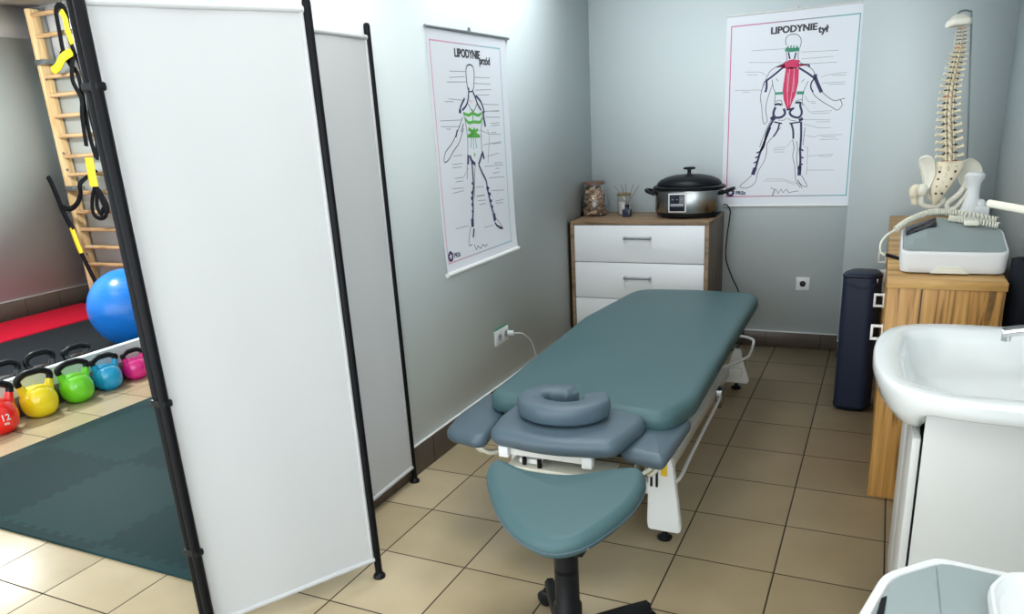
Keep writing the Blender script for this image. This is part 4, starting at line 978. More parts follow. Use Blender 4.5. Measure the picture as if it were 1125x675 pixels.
# ================================================================== SPINE MODEL
sp = empty('spine_model', (0.83, -0.66, OZ), 'anatomical spine model with pelvis hanging on a metal stand behind the device', 'spine model')
O_ = Vector((0.83, -0.66, OZ))
def So(x, z, y=-0.65): return Vector((x, y, z))-O_
bm = bmesh.new(); add_box(bm, (0.035, 0.05, 0.008), (0.20, 0.18, 0.016), 0.006); finish('stand_base', bm, 'white_plastic', sp)
bm = bmesh.new(); add_tube(bm, spline([(0.045, 0.06, 0.012), (0.025, 0.06, 0.35), (-0.005, 0.06, 0.70), (-0.022, 0.06, 0.905), (-0.030, 0.055, 0.925), (-0.050, 0.04, 0.930), (-0.070, 0.015, 0.922), (-0.074, 0.010, 0.905)], 6), 0.0035, 8)
add_sphere(bm, (-0.074, 0.010, 0.905), 0.007, u=12, v=8); finish('stand_rod', bm, 'greymetal', sp)
# skull base plate
bm = bmesh.new()
pl = round_poly([(-0.118, -0.03), (-0.085, -0.05), (-0.03, -0.045), (-0.022, 0.0), (-0.03, 0.05), (-0.085, 0.045)], 0.018, 5)
add_pad(bm, [(p.x, p.y) for p in pl], 0.872, 0.900, 0.010, 60, 0.016, tilt=lambda x, y: -0.35*max(0, -(x+0.085))); finish('skull_base', bm, 'bone_w', sp)
cen = spline([So(x, z) for x, z in [(0.777, 1.742), (0.778, 1.67), (0.772, 1.604), (0.764, 1.537), (0.762, 1.469), (0.766, 1.399), (0.775, 1.328), (0.783, 1.275), (0.786, 1.235)]], 12)
Ls = [0]
for a, b in zip(cen, cen[1:]): Ls.append(Ls[-1]+(b-a).length)
def at(s):
    s *= Ls[-1]
    for i in range(len(Ls)-1):
        if Ls[i+1] >= s:
            f = (s-Ls[i])/max(Ls[i+1]-Ls[i], 1e-9); p = cen[i].lerp(cen[i+1], f)
            dy = 0.018*math.sin(s/Ls[-1]*2*PI*1.0)
            return p+Vector((0, dy, 0)), (cen[i+1]-cen[i]).normalized()
    return cen[-1], Vector((0, 0, -1))
wts = [0.5+0.9*(i/23) for i in range(24)]; tot = sum(wts); acc = 0
for i in range(24):
    s = (acc+wts[i]/2)/tot; h = wts[i]/tot*Ls[-1]; acc += wts[i]
    p, t = at(s); sz = 0.0155+0.0110*(i/23); zz = -t; xx = Vector((0, 1, 0)).cross(zz).normalized(); yy_ = zz.cross(xx)
    rot = Matrix((xx, yy_, zz)).transposed().to_4x4()
    bm = bmesh.new(); b2 = bmesh.new()
    add_lathe(b2, [(0, -h*0.34), (sz*0.85, -h*0.34), (sz, -h*0.30), (sz*0.85, 0), (sz, h*0.30), (sz*0.85, h*0.34), (0, h*0.34)], n=16, sy=0.8)
    for q in (-1, 1):     # transverse processes
        tl = sz*(1.75 if i > 6 else 1.35) if i < 19 else sz*1.9
        add_tube(b2, [(q*sz*0.6, -sz*0.7, 0), (q*tl*0.75, -sz*1.0, h*0.10), (q*tl, -sz*1.15, h*0.22)], [h*0.24, h*0.19, h*0.27], 8)
        add_tube(b2, [(q*sz*0.5, -sz*0.8, h*0.35), (q*sz*0.62, -sz*1.25, 0), (q*sz*0.5, -sz*1.15, -h*0.42)], [h*0.15, h*0.17, h*0.13], 8)
    add_tube(b2, [(0, -sz*0.9, 0), (0, -sz*1.7, -h*0.18), (0, -sz*2.3, -h*0.50)], [h*0.26, h*0.21, h*0.23], 8)
    merge(bm, b2, Matrix.Translation(p) @ rot)
    vt = finish('vertebra', bm, 'bone' if i > 4 else 'bone_w', sp, angle=50)
    bm = bmesh.new(); b2 = bmesh.new(); add_lathe(b2, [(0, -h*0.18), (sz*0.80, -h*0.18), (sz*0.84, 0), (sz*0.80, h*0.18), (0, h*0.18)], n=14, sy=0.8)
    for q in (-1, 1): add_tube(b2, [(q*sz*0.5, -sz*0.5, 0), (q*sz*1.05, -sz*0.75, -h*0.1)], h*0.10, 6)
    p2, t2 = at(min(1, (acc)/tot)); merge(bm, b2, Matrix.Translation(p2) @ rot)
    finish('disc', bm, 'disc' if i < 1 or i % 9 == 5 else 'spaced', vt)
# sacrum: tapering shield with paired holes
bm = bmesh.new(); rows = []
for k, (x, z, w) in enumerate([(0.787, 1.232, 0.052), (0.785, 1.205, 0.054), (0.776, 1.170, 0.046), (0.768, 1.135, 0.036), (0.760, 1.105, 0.026), (0.755, 1.080, 0.015), (0.752, 1.058, 0.007)]):
    p = So(x, z); yy = -0.006-0.02*math.sin(k/6*PI)
    rows.append([bm.verts.new(p+Vector((w*math.cos(a), yy+0.014*math.sin(a)*(1.2-k/8), 0))) for a in [2*PI*j/14 for j in range(14)]])
for a_, b_ in zip(rows, rows[1:]):
    for j in range(14): bm.faces.new([a_[j], a_[(j+1) % 14], b_[(j+1) % 14], b_[j]])
bm.faces.new(rows[0]); bm.faces.new(rows[-1])
for k, (x, z, w) in enumerate([(0.783, 1.205, 0.030), (0.777, 1.178, 0.026), (0.769, 1.148, 0.021), (0.762, 1.118, 0.015)]):
    for q in (-1, 1):
        add_sphere(bm, So(x, z)+Vector((q*w*0.95, -0.026, 0)), 0.0085, (1, 0.8, 1.1), 10, 8)
    add_sphere(bm, So(x, z)+Vector((0, -0.032, 0)), 0.008, (0.8, 0.9, 1.4), 10, 8)
sac = finish('sacrum', bm, 'bone', sp, angle=60)
bm = bmesh.new()
for k, (x, z, w) in enumerate([(0.783, 1.192, 0.028), (0.776, 1.163, 0.023), (0.768, 1.134, 0.017), (0.761, 1.105, 0.011)]):
    for q in (-1, 1): add_sphere(bm, So(x, z)+Vector((q*w, -0.034, 0)), 0.0048, (1, 0.5, 1), 10, 8)
finish('sacral_holes', bm, 'spaced', sac)
# hip bones
def hip(side, pts_wing, ring, socket, name='hip_bone'):
    bm = bmesh.new()
    # wing: curved blade, thicker rim
    P = resample([Vector(q) for q in [(p.x, p.y) for p in spline([(a, b, 0) for a, b in pts_wing], 5, closed=True)]], 56)
    c = sum(P, Vector((0, 0)))/len(P); F, B = [], []
    def yy(q): return -0.03+0.9*((q.x-0.765)*side-0.02)*0.55
    for f, th in ((1.0, 0.006), (0.93, 0.010), (0.82, 0.006), (0.6, 0.004), (0.3, 0.003)):
        F.append([bm.verts.new(So(*(c+(q-c)*f), y=-0.65)+Vector((0, yy(c+(q-c)*f)+0.02*(1-f)-th, 0))) for q in P])
        B.append([bm.verts.new(So(*(c+(q-c)*f), y=-0.65)+Vector((0, yy(c+(q-c)*f)+0.02*(1-f)+th, 0))) for q in P])
    n = len(P)
    for S_ in (F, B):
        for a_, b_ in zip(S_, S_[1:]):
            for i in range(n): bm.faces.new([a_[i], a_[(i+1) % n], b_[(i+1) % n], b_[i]])
        bm.faces.new(S_[-1])
    for i in range(n): bm.faces.new([F[0][i], F[0][(i+1) % n], B[0][(i+1) % n], B[0][i]])
    add_tube(bm, spline([So(x, z)+Vector((0, y, 0)) for x, z, y in ring], 6, closed=True), 0.011, 10, closed=True)
    x, z, y = socket; add_sphere(bm, So(x, z)+Vector((0, y, 0)), 0.024, (1, 1, 1.1), 18, 12)
    return finish(name, bm, 'bone_w', sp, angle=60)
hip(-1, [(0.674, 1.235), (0.684, 1.252), (0.706, 1.258), (0.728, 1.245), (0.738, 1.215), (0.742, 1.18), (0.734, 1.15), (0.722, 1.12), (0.702, 1.12), (0.698, 1.15), (0.686, 1.19)],
    [(0.712, 1.125, -0.01), (0.700, 1.085, -0.01), (0.706, 1.058, -0.01), (0.735, 1.047, 0.0), (0.768, 1.052, 0.01), (0.785, 1.075, 0.02), (0.750, 1.075, 0.02), (0.725, 1.095, 0.005)], (0.700, 1.118, -0.015))
hip(1, [(0.820, 1.205), (0.832, 1.228), (0.860, 1.240), (0.890, 1.228), (0.910, 1.202), (0.913, 1.178), (0.895, 1.160), (0.872, 1.150), (0.850, 1.135), (0.835, 1.14), (0.826, 1.165)],
    [(0.862, 1.145, -0.01), (0.842, 1.110, -0.01), (0.822, 1.085, -0.01), (0.800, 1.060, 0.0), (0.806, 1.035, 0.0), (0.830, 1.045, -0.01), (0.852, 1.075, -0.01), (0.868, 1.11, -0.01)], (0.872, 1.135, -0.015))
bm = bmesh.new(); add_tube(bm, spline([So(0.703, 1.118)+Vector((0, -0.02, 0)), So(0.680, 1.128)+Vector((0, -0.02, 0)), So(0.668, 1.122)+Vector((0, -0.02, 0)), So(0.672, 1.09)+Vector((0, -0.015, 0)), So(0.678, 1.062)+Vector((0, -0.01, 0))], 5), [0.014]*5+[0.015]*5+[0.017]*5+[0.013]*5+[0.013], 12)
finish('femur_stump', bm, 'bone', sp)
bm = bmesh.new()
add_tube(bm, spline([So(0.872, 1.150)+Vector((0, -0.04, 0)), So(0.885, 1.172)+Vector((0, -0.04, 0)), So(0.900, 1.165)+Vector((0, -0.04, 0))], 4), 0.019, 12)
finish('femur_stump', bm, 'bone_w', sp)

# white joint model with stepped foot standing in front of the spine's right hip
jm = empty('joint_model', (0.885, -0.80, OZ), 'white plastic joint model on a stepped base standing before the pelvis', 'joint model')
bm = bmesh.new()
add_lathe(bm, [(0, 0.02), (0.052, 0.02), (0.055, 0.10), (0.050, 0.145), (0.040, 0.18), (0.030, 0.21), (0.0235, 0.235), (0.0215, 0.265), (0.024, 0.29), (0.034, 0.305), (0.036, 0.318), (0.026, 0.328), (0, 0.331)], (-0.012, 0, 0), 28, sy=0.75)
finish('bone_shaft', bm, 'white_plastic', jm)
bm = bmesh.new(); add_box(bm, (0.0, 0, 0.01), (0.17, 0.10, 0.02), 0.004); add_box(bm, (0.030, 0, 0.080), (0.085, 0.075, 0.14), 0.006); add_box(bm, (0.022, 0, 0.175), (0.055, 0.06, 0.05), 0.008)
finish('stepped_base', bm, 'white_plastic', jm)
bm = bmesh.new(); add_sphere(bm, (0.015, 0, 0.205), 0.024, (1, 0.8, 0.9), 18, 12); finish('knuckle', bm, 'white_plastic', jm)

# ================================================================== FLOOR ITEMS BY THE PIER
rl = empty('bolster', (0.507, -0.29, 0), 'dark navy vinyl bolster standing upright against the pier', 'bolster')
bm = bmesh.new()
pl = round_poly([(-0.092, -0.085), (0.045, -0.098), (0.080, -0.03), (0.070, 0.075), (-0.06, 0.085), (-0.098, 0.0)], [0.03, 0.045, 0.06, 0.05, 0.05, 0.07], 7)
add_pad(bm, [(p.x, p.y) for p in pl], 0.0, 0.70, 0.022, 90, 0.006); body = finish('cover', bm, 'navy', rl, angle=75)
bm = bmesh.new(); P = resample(pl, 70)
for z in (0.683, 0.018): add_tube(bm, [(p.x*0.99, p.y*0.99, z) for p in P], 0.0032, 6, closed=True)
finish('piping', bm, 'black_web', body)
bm = bmesh.new(); add_box(bm, (0.058, -0.088, 0.668), (0.006, 0.006, 0.024), 0.002); finish('zip_pull', bm, 'steel', body)
bm = bmesh.new(); add_tube(bm, spline([(-0.082, -0.083, 0.662), (-0.04, -0.094, 0.640), (0.005, -0.099, 0.636), (0.045, -0.095, 0.650), (0.062, -0.080, 0.672)], 6), 0.003, 8); finish('seam', bm, 'navy', body)
bx = empty('storage_box', (0.50, 0.36, 0), 'black storage box on floor behind the navy bolster', 'box')
bm = bmesh.new(); add_box(bm, (0, 0, 0.20), (0.18, 0.28, 0.40), 0.012, 3); finish('body', bm, 'dark_foam', bx)
bm = bmesh.new(); add_box(bm, (0, 0, 0.415), (0.19, 0.29, 0.03), 0.008, 3); finish('lid', bm, 'black_plastic', bx)
rm = empty('gap_shade_roll', (1.026, -1.20, 0), 'black roll darkening the shadowed gap between the sideboard and the right wall', 'rolled mat')  # black roll fills the gap that lies in shadow beside the sideboard
bm = bmesh.new(); sp_pts = []
for k in range(90):
    a = k/90*2*PI*4.5; r = 0.010+0.036*k/90; sp_pts.append((r*math.cos(a), r*math.sin(a)))
rows = []
for (x, y), (x2, y2) in zip(sp_pts, sp_pts[1:]):
    bm.faces.new([bm.verts.new(q) for q in ((x, y, 0.001), (x2, y2, 0.001), (x2, y2, 0.93), (x, y, 0.93))])
bmesh.ops.remove_doubles(bm, verts=bm.verts[:], dist=1e-5); o = finish('roll_spiral', bm, 'dark_foam', rm)
bm = bmesh.new(); add_lathe(bm, [(0, 0.002), (0.0445, 0.002), (0.046, 0.01), (0.046, 0.92), (0.040, 0.932), (0, 0.926)], n=30); finish('roll', bm, 'dark_foam', rm)

# white rounded bar sticking out from the right wall
wbk = empty('wall_bar', (XR, -1.9, 1.165), 'white rounded bar sticking out from the right wall above the sink', 'bar')
bm = bmesh.new(); P = [Vector((0.0, -0.12, -0.01)), Vector((-0.09, -0.06, 0.000)), Vector((-0.18, -0.015, 0.018)), Vector((-0.255, 0.03, 0.030)), Vector((-0.275, 0.042, 0.032))]
add_tube(bm, spline(P, 6), [0.0105]*22+[0.010, 0.008, 0.005], 12, flat=0.6); finish('rounded_arm', bm, 'cream', wbk)
bm = bmesh.new(); add_lathe(bm, [(0, 0), (0.03, 0), (0.03, 0.008), (0, 0.01)], (0, -0.12, -0.01), 20, RY(-PI/2)); finish('wall_plate', bm, 'white_plastic', wbk)
th_ = empty('towel_hook', (XR, -1.05, 0.66), 'small chrome hook bar on the right wall beside the sideboard', 'hook')
bm = bmesh.new(); add_tube(bm, spline([(0, 0, -0.004), (-0.025, 0, -0.004), (-0.034, 0.01, 0.0), (-0.034, 0.15, 0.0)], 5), 0.004, 8); add_sphere(bm, (-0.034, 0.15, 0), 0.008, u=12, v=8)
add_lathe(bm, [(0, 0), (0.014, 0), (0.014, 0.004), (0, 0.005)], (0, 0, -0.004), 16, RY(-PI/2)); finish('hook_rod', bm, 'chrome', th_)

# ================================================================== WASHBASIN AND ITS CABINET
SX0, SX1, SY0, SY1, SZ = 0.572, XR, -2.535, -1.845, 0.85
bs = empty('washbasin', (0.83, -2.19, 0), 'white ceramic washbasin with rounded front on the right wall', 'washbasin')
def Bc(x, y): return Vector((x-0.83, y+2.19))
outer = [Vector((a.x, a.y)) for a in spline([(SX1, SY1, 0), (0.90, SY1, 0), (0.76, SY1, 0), (0.665, -1.868, 0), (0.605, -1.93, 0), (0.577, -2.03, 0), (0.569, -2.15, 0), (0.574, -2.28, 0), (0.597, -2.395, 0), (0.645, -2.48, 0), (0.72, -2.522, 0), (0.82, SY0, 0), (0.95, SY0, 0), (SX1, SY0, 0)], 8)]
NB = 140
OU = resample(outer, NB)
inner = round_poly([(1.00, SY0+0.062), (0.74, SY0+0.062), (0.645, SY0+0.14), (0.635, (SY0+SY1)/2+0.02), (0.65, SY1-0.12), (0.73, SY1-0.062), (1.00, SY1-0.062)], [0.05, 0.10, 0.08, 0.25, 0.08, 0.09, 0.05], 9)
IN = resample(inner, NB)
# align the start of both loops by angle around the centre
cI = Vector((0.83, -2.19))
def by_angle(L):
    out = []
    A = [(math.atan2(p.y-cI.y, p.x-cI.x), p) for p in L]
    for k in range(NB):
        a = -PI+2*PI*(k+0.5)/NB; d = Vector((math.cos(a), math.sin(a)))
        best = None
        for i in range(NB):
            p, q = L[i]-cI, L[(i+1) % NB]-cI
            den = d.x*(q.y-p.y)-d.y*(q.x-p.x)
            if abs(den) < 1e-12: continue
            t = (p.x*(q.y-p.y)-p.y*(q.x-p.x))/den; u = (p.x*d.y-p.y*d.x)/den
            if t > 0 and -1e-6 <= u <= 1+1e-6: best = t if best is None else max(best, t)
        out.append(d*best)
    return out
OA, IA = by_angle(OU), by_angle(IN)
bm = bmesh.new(); rings = []
def bring(f): rings.append([bm.verts.new(f(OA[k], IA[k])) for k in range(NB)])
def v3(p, z): return (p.x, p.y, z)
def deep(f_, z, shift=0.03):   # underside rings drawn in towards the wall
    def g(o, i):
        q = o*f_; return (max(q.x+shift*(1 if q.x < 0 else 0)*1.0, q.x) if True else 0, q.y, z)
    return g
c_in = Vector((0.02, 0))
def fd(o):       # the front lobe hangs lower than the sides
    t = max(0, min(1, (-0.13-o.x)/0.10)); return t*t*(3-2*t)
bring(lambda o, i: v3(Vector((max(o.x*0.5, -0.12)+0.02, o.y*0.60)), SZ-0.155))
bring(lambda o, i: v3(Vector((max(o.x*0.62, -0.13), o.y*0.76)), SZ-0.145))
bring(lambda o, i: v3(Vector((max(o.x*0.66, -0.135), o.y*0.79)), SZ-0.052-0.06*fd(o)))
bring(lambda o, i: v3(Vector((o.x*(0.95-0.27*fd(o)), o.y*0.90)), SZ-0.050-0.072*fd(o)))
bring(lambda o, i: v3(Vector((o.x*(0.975-0.13*fd(o)), o.y*0.975)), SZ-0.049-0.056*fd(o)))
bring(lambda o, i: v3(Vector((o.x*(0.995-0.05*fd(o)), o.y*0.993)), SZ-0.044-0.030*fd(o)))
bring(lambda o, i: v3(o*1.0, SZ-0.030)); bring(lambda o, i: v3(o*1.0, SZ-0.014)); bring(lambda o, i: v3(o*0.993, SZ-0.004)); bring(lambda o, i: v3(o*0.975, SZ))
bring(lambda o, i: v3(o.lerp(i, 0.6), SZ-0.001)); bring(lambda o, i: v3(o.lerp(i, 0.9), SZ-0.004)); bring(lambda o, i: v3(i*0.99, SZ-0.010)); bring(lambda o, i: v3(i*0.955, SZ-0.030))
bring(lambda o, i: v3(i*0.90+c_in*0.1, SZ-0.075)); bring(lambda o, i: v3(i*0.80+c_in*0.3, SZ-0.108)); bring(lambda o, i: v3(i*0.55+c_in*0.6, SZ-0.122)); bring(lambda o, i: v3(i*0.15+c_in, SZ-0.128))
for a_, b_ in zip(rings, rings[1:]):
    for k in range(NB): bm.faces.new([a_[k], a_[(k+1) % NB], b_[(k+1) % NB], b_[k]])
bm.faces.new(rings[0]); bm.faces.new(rings[-1])
finish('basin', bm, 'ceramic', bs, angle=60)
bm = bmesh.new(); add_lathe(bm, [(0, 0), (0.022, 0), (0.024, 0.003), (0.016, 0.005), (0, 0.003)], (0.02, 0, SZ-0.129), 24); finish('drain', bm, 'chrome', bs)
bm = bmesh.new(); add_lathe(bm, [(0.009, 0.0), (0.015, 0.0), (0.0155, 0.004), (0.011, 0.006), (0.009, 0.0)], (0.147, -0.03, SZ-0.050), 24, RY(-PI/2+0.25)); add_lathe(bm, [(0, 0), (0.010, 0), (0, 0.001)], (0.149, -0.03, SZ-0.050), 16, RY(-PI/2+0.25), mi=1)
finish('overflow_ring', bm, ['chrome', 'black_plastic'], bs)
# mixer tap
tp = empty('mixer_tap', (1.035, -2.12, SZ), 'chrome mixer tap with flat spout at the back of the washbasin', 'tap')
bm = bmesh.new(); add_lathe(bm, [(0, -0.002), (0.027, -0.002), (0.027, 0.004), (0.022, 0.008), (0.022, 0.085), (0.018, 0.09), (0, 0.09)], n=26); finish('body', bm, 'chrome', tp)
bm = bmesh.new(); add_tube(bm, spline([(-0.010, 0, 0.062), (-0.07, 0.002, 0.066), (-0.13, 0.004, 0.060), (-0.172, 0.006, 0.050)], 6), [0.014]*18+[0.0135], 14, flat=1.2)
add_cyl(bm, (-0.163, 0.005, 0.052), (-0.163, 0.005, 0.030), 0.0115, 18); finish('spout', bm, 'chrome', tp)
bm = bmesh.new(); add_tube(bm, spline([(0.005, 0, 0.094), (-0.03, 0, 0.102), (-0.085, 0.002, 0.100), (-0.105, 0.002, 0.098)], 5), 0.010, 12, flat=1.3); finish('lever', bm, 'chrome', tp)
# cabinet
wc = empty('vanity_cabinet', (0.87, -2.18, 0), 'glossy white cabinet with doors under the washbasin', 'cabinet')
def Vc(x, y, z): return (x-0.87, y+2.18, z)
VX0, VY0, VY1, VZ = 0.668, -2.465, -1.90, 0.797
bm = bmesh.new()
add_box(bm, Vc((VX0+0.022+XR)/2, VY0+0.009, VZ/2+0.03), (XR-VX0-0.024, 0.018, VZ-0.06), 0.0015)
finish('side_panel', bm, 'vanity', wc)
bm = bmesh.new(); add_box(bm, Vc((VX0+0.022+XR)/2, VY1-0.009, VZ/2+0.03), (XR-VX0-0.024, 0.018, VZ-0.06), 0.0015); finish('side_panel', bm, 'vanity', wc)
bm = bmesh.new(); add_box(bm, Vc((VX0+0.05+XR)/2, (VY0+VY1)/2, 0.08), (XR-VX0-0.06, VY1-VY0-0.04, 0.02)); add_box(bm, Vc(XR-0.012, (VY0+VY1)/2, 0.36), (0.012, VY1-VY0-0.04, 0.54)); finish('carcass', bm, 'vanity', wc)
for y0, y1 in ((VY0, (VY0+VY1)/2-0.002), ((VY0+VY1)/2+0.002, VY1)):
    bm = bmesh.new(); add_box(bm, Vc(VX0+0.009, (y0+y1)/2, 0.405), (0.018, y1-y0, 0.64), 0.003); d = finish('door', bm, 'vanity', wc)
    finish('gap_shade', bmesh.new() if False else (lambda b: (add_box(b, Vc(VX0+0.0215, (y0+y1)/2, 0.405), (0.003, y1-y0-0.02, 0.62)), b)[1])(bmesh.new()), 'black_plastic', d)  # black strip set in as the shade of the gap behind the door
for x in (VX0+0.05, XR-0.05):
    for y in (VY0+0.04, VY1-0.04):
        bm = bmesh.new(); add_cyl(bm, Vc(x, y, 0), Vc(x, y, 0.062), 0.016, 14); finish('leg', bm, 'chrome', wc)

# ================================================================== TROLLEY WITH SECOND DEVICE, CLOSE TO THE CAMERA
tr = empty('trolley', (0.82, -3.50, 0), 'white trolley under the grey-topped device in the near right corner', 'trolley')
for z in (0.18, 0.45, 0.705):
    bm = bmesh.new(); add_box(bm, (0.0, 0.0, z), (0.42, 0.44, 0.018), 0.005); finish('shelf', bm, 'white_metal', tr)
for x in (-0.195, 0.195):
    for y in (-0.205, 0.205):
        bm = bmesh.new(); add_cyl(bm, (x, y, 0.05), (x, y, 0.712), 0.011, 14); finish('post', bm, 'white_metal', tr)
        bm = bmesh.new(); add_lathe(bm, [(0, -0.009), (0.022, -0.009), (0.025, -0.005), (0.025, 0.005), (0.022, 0.009), (0, 0.009)], (x, y, 0.025), 20, RX(PI/2)); add_box(bm, (x, y, 0.046), (0.02, 0.026, 0.014), 0.003); finish('castor', bm, 'black_plastic', tr)
d2 = empty('therapy_device', (0.80, -3.45, 0.715), 'grey-topped white therapy device at the bottom right corner, partly out of frame', 'therapy device', 'white therapy devices with grey tops')
def D2(x, y): return (x-0.80, y+3.45)
out2 = round_poly([D2(*q) for q in [(0.585, -3.68), (0.566, -3.42), (0.603, -3.275), (0.672, -3.216), (0.80, -3.232), (0.95, -3.26), (1.02, -3.33), (1.02, -3.68)]], [0.04, 0.09, 0.06, 0.03, 0.2, 0.04, 0.04, 0.04], 7)
P2 = resample(out2, 110); c2 = Vector((0.0, 0.0))
def t2(x, y): return 0.132-0.10*max(0, -(x+0.128))-0.03*abs(min(0, y))
bm = bmesh.new(); rs = []
def r2(f, dz=0.0, z=None): rs.append([bm.verts.new((p.x*f, p.y*f, z if z is not None else t2(p.x*f, p.y*f)+dz)) for p in P2])
r2(0.94, z=0.0); r2(0.96, z=0.006); r2(0.985, -0.06); r2(1.0, -0.014); r2(0.996, -0.004); r2(0.985, 0.0); r2(0.94, 0.0); r2(0.925, -0.004)
for a_, b_ in zip(rs, rs[1:]):
    for i in range(110): bm.faces.new([a_[i], a_[(i+1) % 110], b_[(i+1) % 110], b_[i]])
bm.faces.new(rs[0]); bm.faces.new(rs[-1]); finish('housing', bm, 'white_plastic', d2, angle=35)
bm = bmesh.new(); rs = []
for f in (0.922, 0.7, 0.45, 0.2): r2(f, 0.001)
for a_, b_ in zip(rs, rs[1:]):
    for i in range(110): bm.faces.new([a_[i], a_[(i+1) % 110], b_[(i+1) % 110], b_[i]])
cv = bm.verts.new((0, 0, t2(0, 0)+0.001))
for i in range(110): bm.faces.new([rs[-1][i], rs[-1][(i+1) % 110], cv])
g2 = finish('grey_top', bm, 'grey_panel', d2, angle=8)
bm = bmesh.new()
q = [(-0.213, -0.18), (-0.207, 0.03), (-0.197, 0.105), (-0.190, 0.112), (-0.196, 0.03), (-0.200, -0.18)]
add_prism(bm, q, lambda u, v, d: Vector((u, v, t2(u, v)+d)), 0.0, 0.0022); finish('black_groove', bm, 'black_plastic', g2)
bm = bmesh.new(); add_tube(bm, [(-0.128, y, t2(-0.128, y)+0.001) for y in (0.20, 0.05, -0.10, -0.2)], 0.0005, 6); finish('crease_line', bm, 'steel', g2)
# rounded white tray with hand-piece on top of it
ty = empty('tray', (0.846, -3.365, 0.853), 'rounded white tray lying on the device in the near right corner', 'tray')
bm = bmesh.new(); tp_ = round_poly([(-0.127, -0.22), (-0.120, 0.050), (-0.095, 0.100), (0.12, 0.100), (0.12, -0.22)], [0.03, 0.05, 0.04, 0.04, 0.03], 7)
TP = resample(tp_, 90); ct = Vector((0, -0.06)); rs = []
for f, z in ((0.97, -0.004), (1.0, 0.004), (1.0, 0.014), (0.985, 0.020), (0.955, 0.020), (0.93, 0.012), (0.90, 0.008), (0.4, 0.008)):
    rs.append([bm.verts.new((ct.x+(p.x-ct.x)*f, ct.y+(p.y-ct.y)*f, z)) for p in TP])
for a_, b_ in zip(rs, rs[1:]):
    for i in range(90): bm.faces.new([a_[i], a_[(i+1) % 90], b_[(i+1) % 90], b_[i]])
bm.faces.new(rs[0]); bm.faces.new(rs[-1]); finish('dish', bm, 'white_plastic', ty, angle=40)
bm = bmesh.new(); add_sphere(bm, (-0.055, 0.018, 0.016), 0.0035, u=10, v=8); finish('screw', bm, 'black_plastic', ty)
bm = bmesh.new(); add_tube(bm, spline([(-0.060, 0.02, 0.015), (-0.02, 0.035, 0.020), (0.04, 0.030, 0.022), (0.10, 0.02, 0.022)], 6), [0.008]*10+[0.014]*9, 12); finish('hand_piece', bm, 'white_plastic', ty)

# ================================================================== LIGHT
w = bpy.data.worlds.new('daylight'); SC.world = w; w.use_nodes = True
w.node_tree.nodes['Background'].inputs[0].default_value = (0.86, 0.93, 1.0, 1); w.node_tree.nodes['Background'].inputs[1].default_value = 3.9
def ceiling_panel(loc, sx, sy, watts, col, label, rz=0):
    r = empty('ceiling_light', loc, label, 'ceiling light', 'ceiling light panels', rz)
    bm = bmesh.new(); add_box(bm, (0, 0, -0.02), (sx+0.04, sy+0.04, 0.04), 0.004); finish('housing', bm, 'white_metal', r)
    ld = bpy.data.lights.new('panel_light', 'AREA'); ld.shape = 'RECTANGLE'; ld.size = sx; ld.size_y = sy; ld.energy = watts; ld.color = col
    lo = bpy.data.objects.new('panel_light', ld); COL.objects.link(lo); lo.parent = r; lo.location = (0, 0, -0.045)
    return r
ceiling_panel((-0.75, -0.50, CEIL), 0.8, 0.6, 17, (0.90, 0.95, 1.0), 'white ceiling light panel above the chest end of the massage table')
ceiling_panel((-0.50, -2.35, CEIL), 1.2, 0.6, 20, (0.98, 0.98, 0.96), 'white ceiling light panel above the saddle stool')
ceiling_panel((0.35, -3.9, CEIL), 1.0, 0.6, 9, (1.0, 0.97, 0.92), 'added white fill panel on the ceiling nearest the trolley')  # unseen panel added to brighten the near right floor
ceiling_panel((-2.9, -3.9, CEIL), 1.2, 0.6, 4, (1.0, 0.98, 0.95), 'added white fill panel on the ceiling above the puzzle mat')  # unseen panel added to brighten the left foreground tiles
ceiling_panel((-4.3, -2.6, CEIL), 1.2, 0.6, 14, (0.97, 0.99, 1.0), 'added white fill panel on the ceiling above the gym mat')  # unseen panel added to lift the gym walls

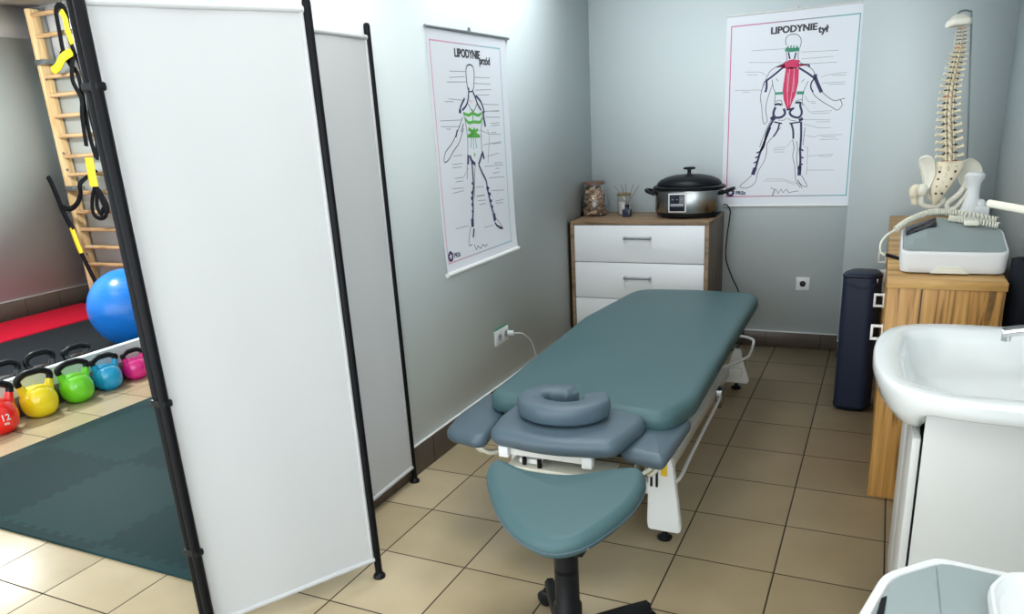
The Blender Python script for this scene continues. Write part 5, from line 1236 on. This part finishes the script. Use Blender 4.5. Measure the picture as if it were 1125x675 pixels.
wl = bpy.data.lights.new('added_window_fill', 'AREA'); wl.shape = 'RECTANGLE'; wl.size = 2.1; wl.size_y = 1.4; wl.energy = 18; wl.color = (0.90, 0.96, 1.0)  # area light added at the invented window to lift the left wall
wo = bpy.data.objects.new('added_window_fill', wl); COL.objects.link(wo); wo.location = (XR-0.03, (WY0+WY1)/2, (WZ0+WZ1)/2); wo.rotation_euler = (PI/2, 0, PI/2)
pl_ = empty('added_pendant_lamp', (-5.1, -1.0, CEIL), 'added white pendant lamp, out of view, with a bare bulb hanging from the gym ceiling', 'lamp')  # unseen lamp added to brighten the gym wall from the side
bm = bmesh.new(); add_lathe(bm, [(0, -0.03), (0.05, -0.03), (0.06, 0), (0, 0)], n=20); add_cyl(bm, (0, 0, -0.03), (0, 0, -0.30), 0.004, 8); add_cyl(bm, (0, 0, -0.28), (0, 0, -0.34), 0.025, 16); finish('cord', bm, 'white_metal', pl_)
bm = bmesh.new(); add_lathe(bm, [(0.09, -0.345), (0.085, -0.33), (0.03, -0.30), (0.02, -0.29), (0.02, -0.285), (0.035, -0.297), (0.092, -0.335), (0.096, -0.345), (0.09, -0.345)], n=28); finish('shade', bm, 'white_metal', pl_)
pb = bpy.data.lights.new('bulb', 'POINT'); pb.energy = 215; pb.shadow_soft_size = 0.06; pb.color = (0.97, 1.0, 0.98); po = bpy.data.objects.new('bulb', pb); COL.objects.link(po); po.parent = pl_; po.location = (0, 0, -0.42)

# ================================================================== CAMERA
cam = bpy.data.cameras.new('camera'); co = bpy.data.objects.new('camera', cam); COL.objects.link(co); SC.camera = co
F_PX, PY = 837.337, 412.562
cam.sensor_fit = 'HORIZONTAL'; cam.sensor_width = 36; cam.lens = F_PX/1125*36; cam.shift_y = (PY-337.5)/1125; cam.clip_start = 0.02
co.matrix_world = Matrix([[0.9028122, -0.0856646, 0.4214162, 0.5607791], [0.4263301, 0.3066513, -0.8510039, -4.3417209], [-0.0563269, 0.9479591, 0.31337, 1.4785421], [0.0, 0.0, 0.0, 1.0]])
SC.view_settings.view_transform = 'Standard'; SC.view_settings.look = 'None'; SC.view_settings.gamma = 1; SC.view_settings.use_curve_mapping = False
SC.view_settings.exposure = 0.12
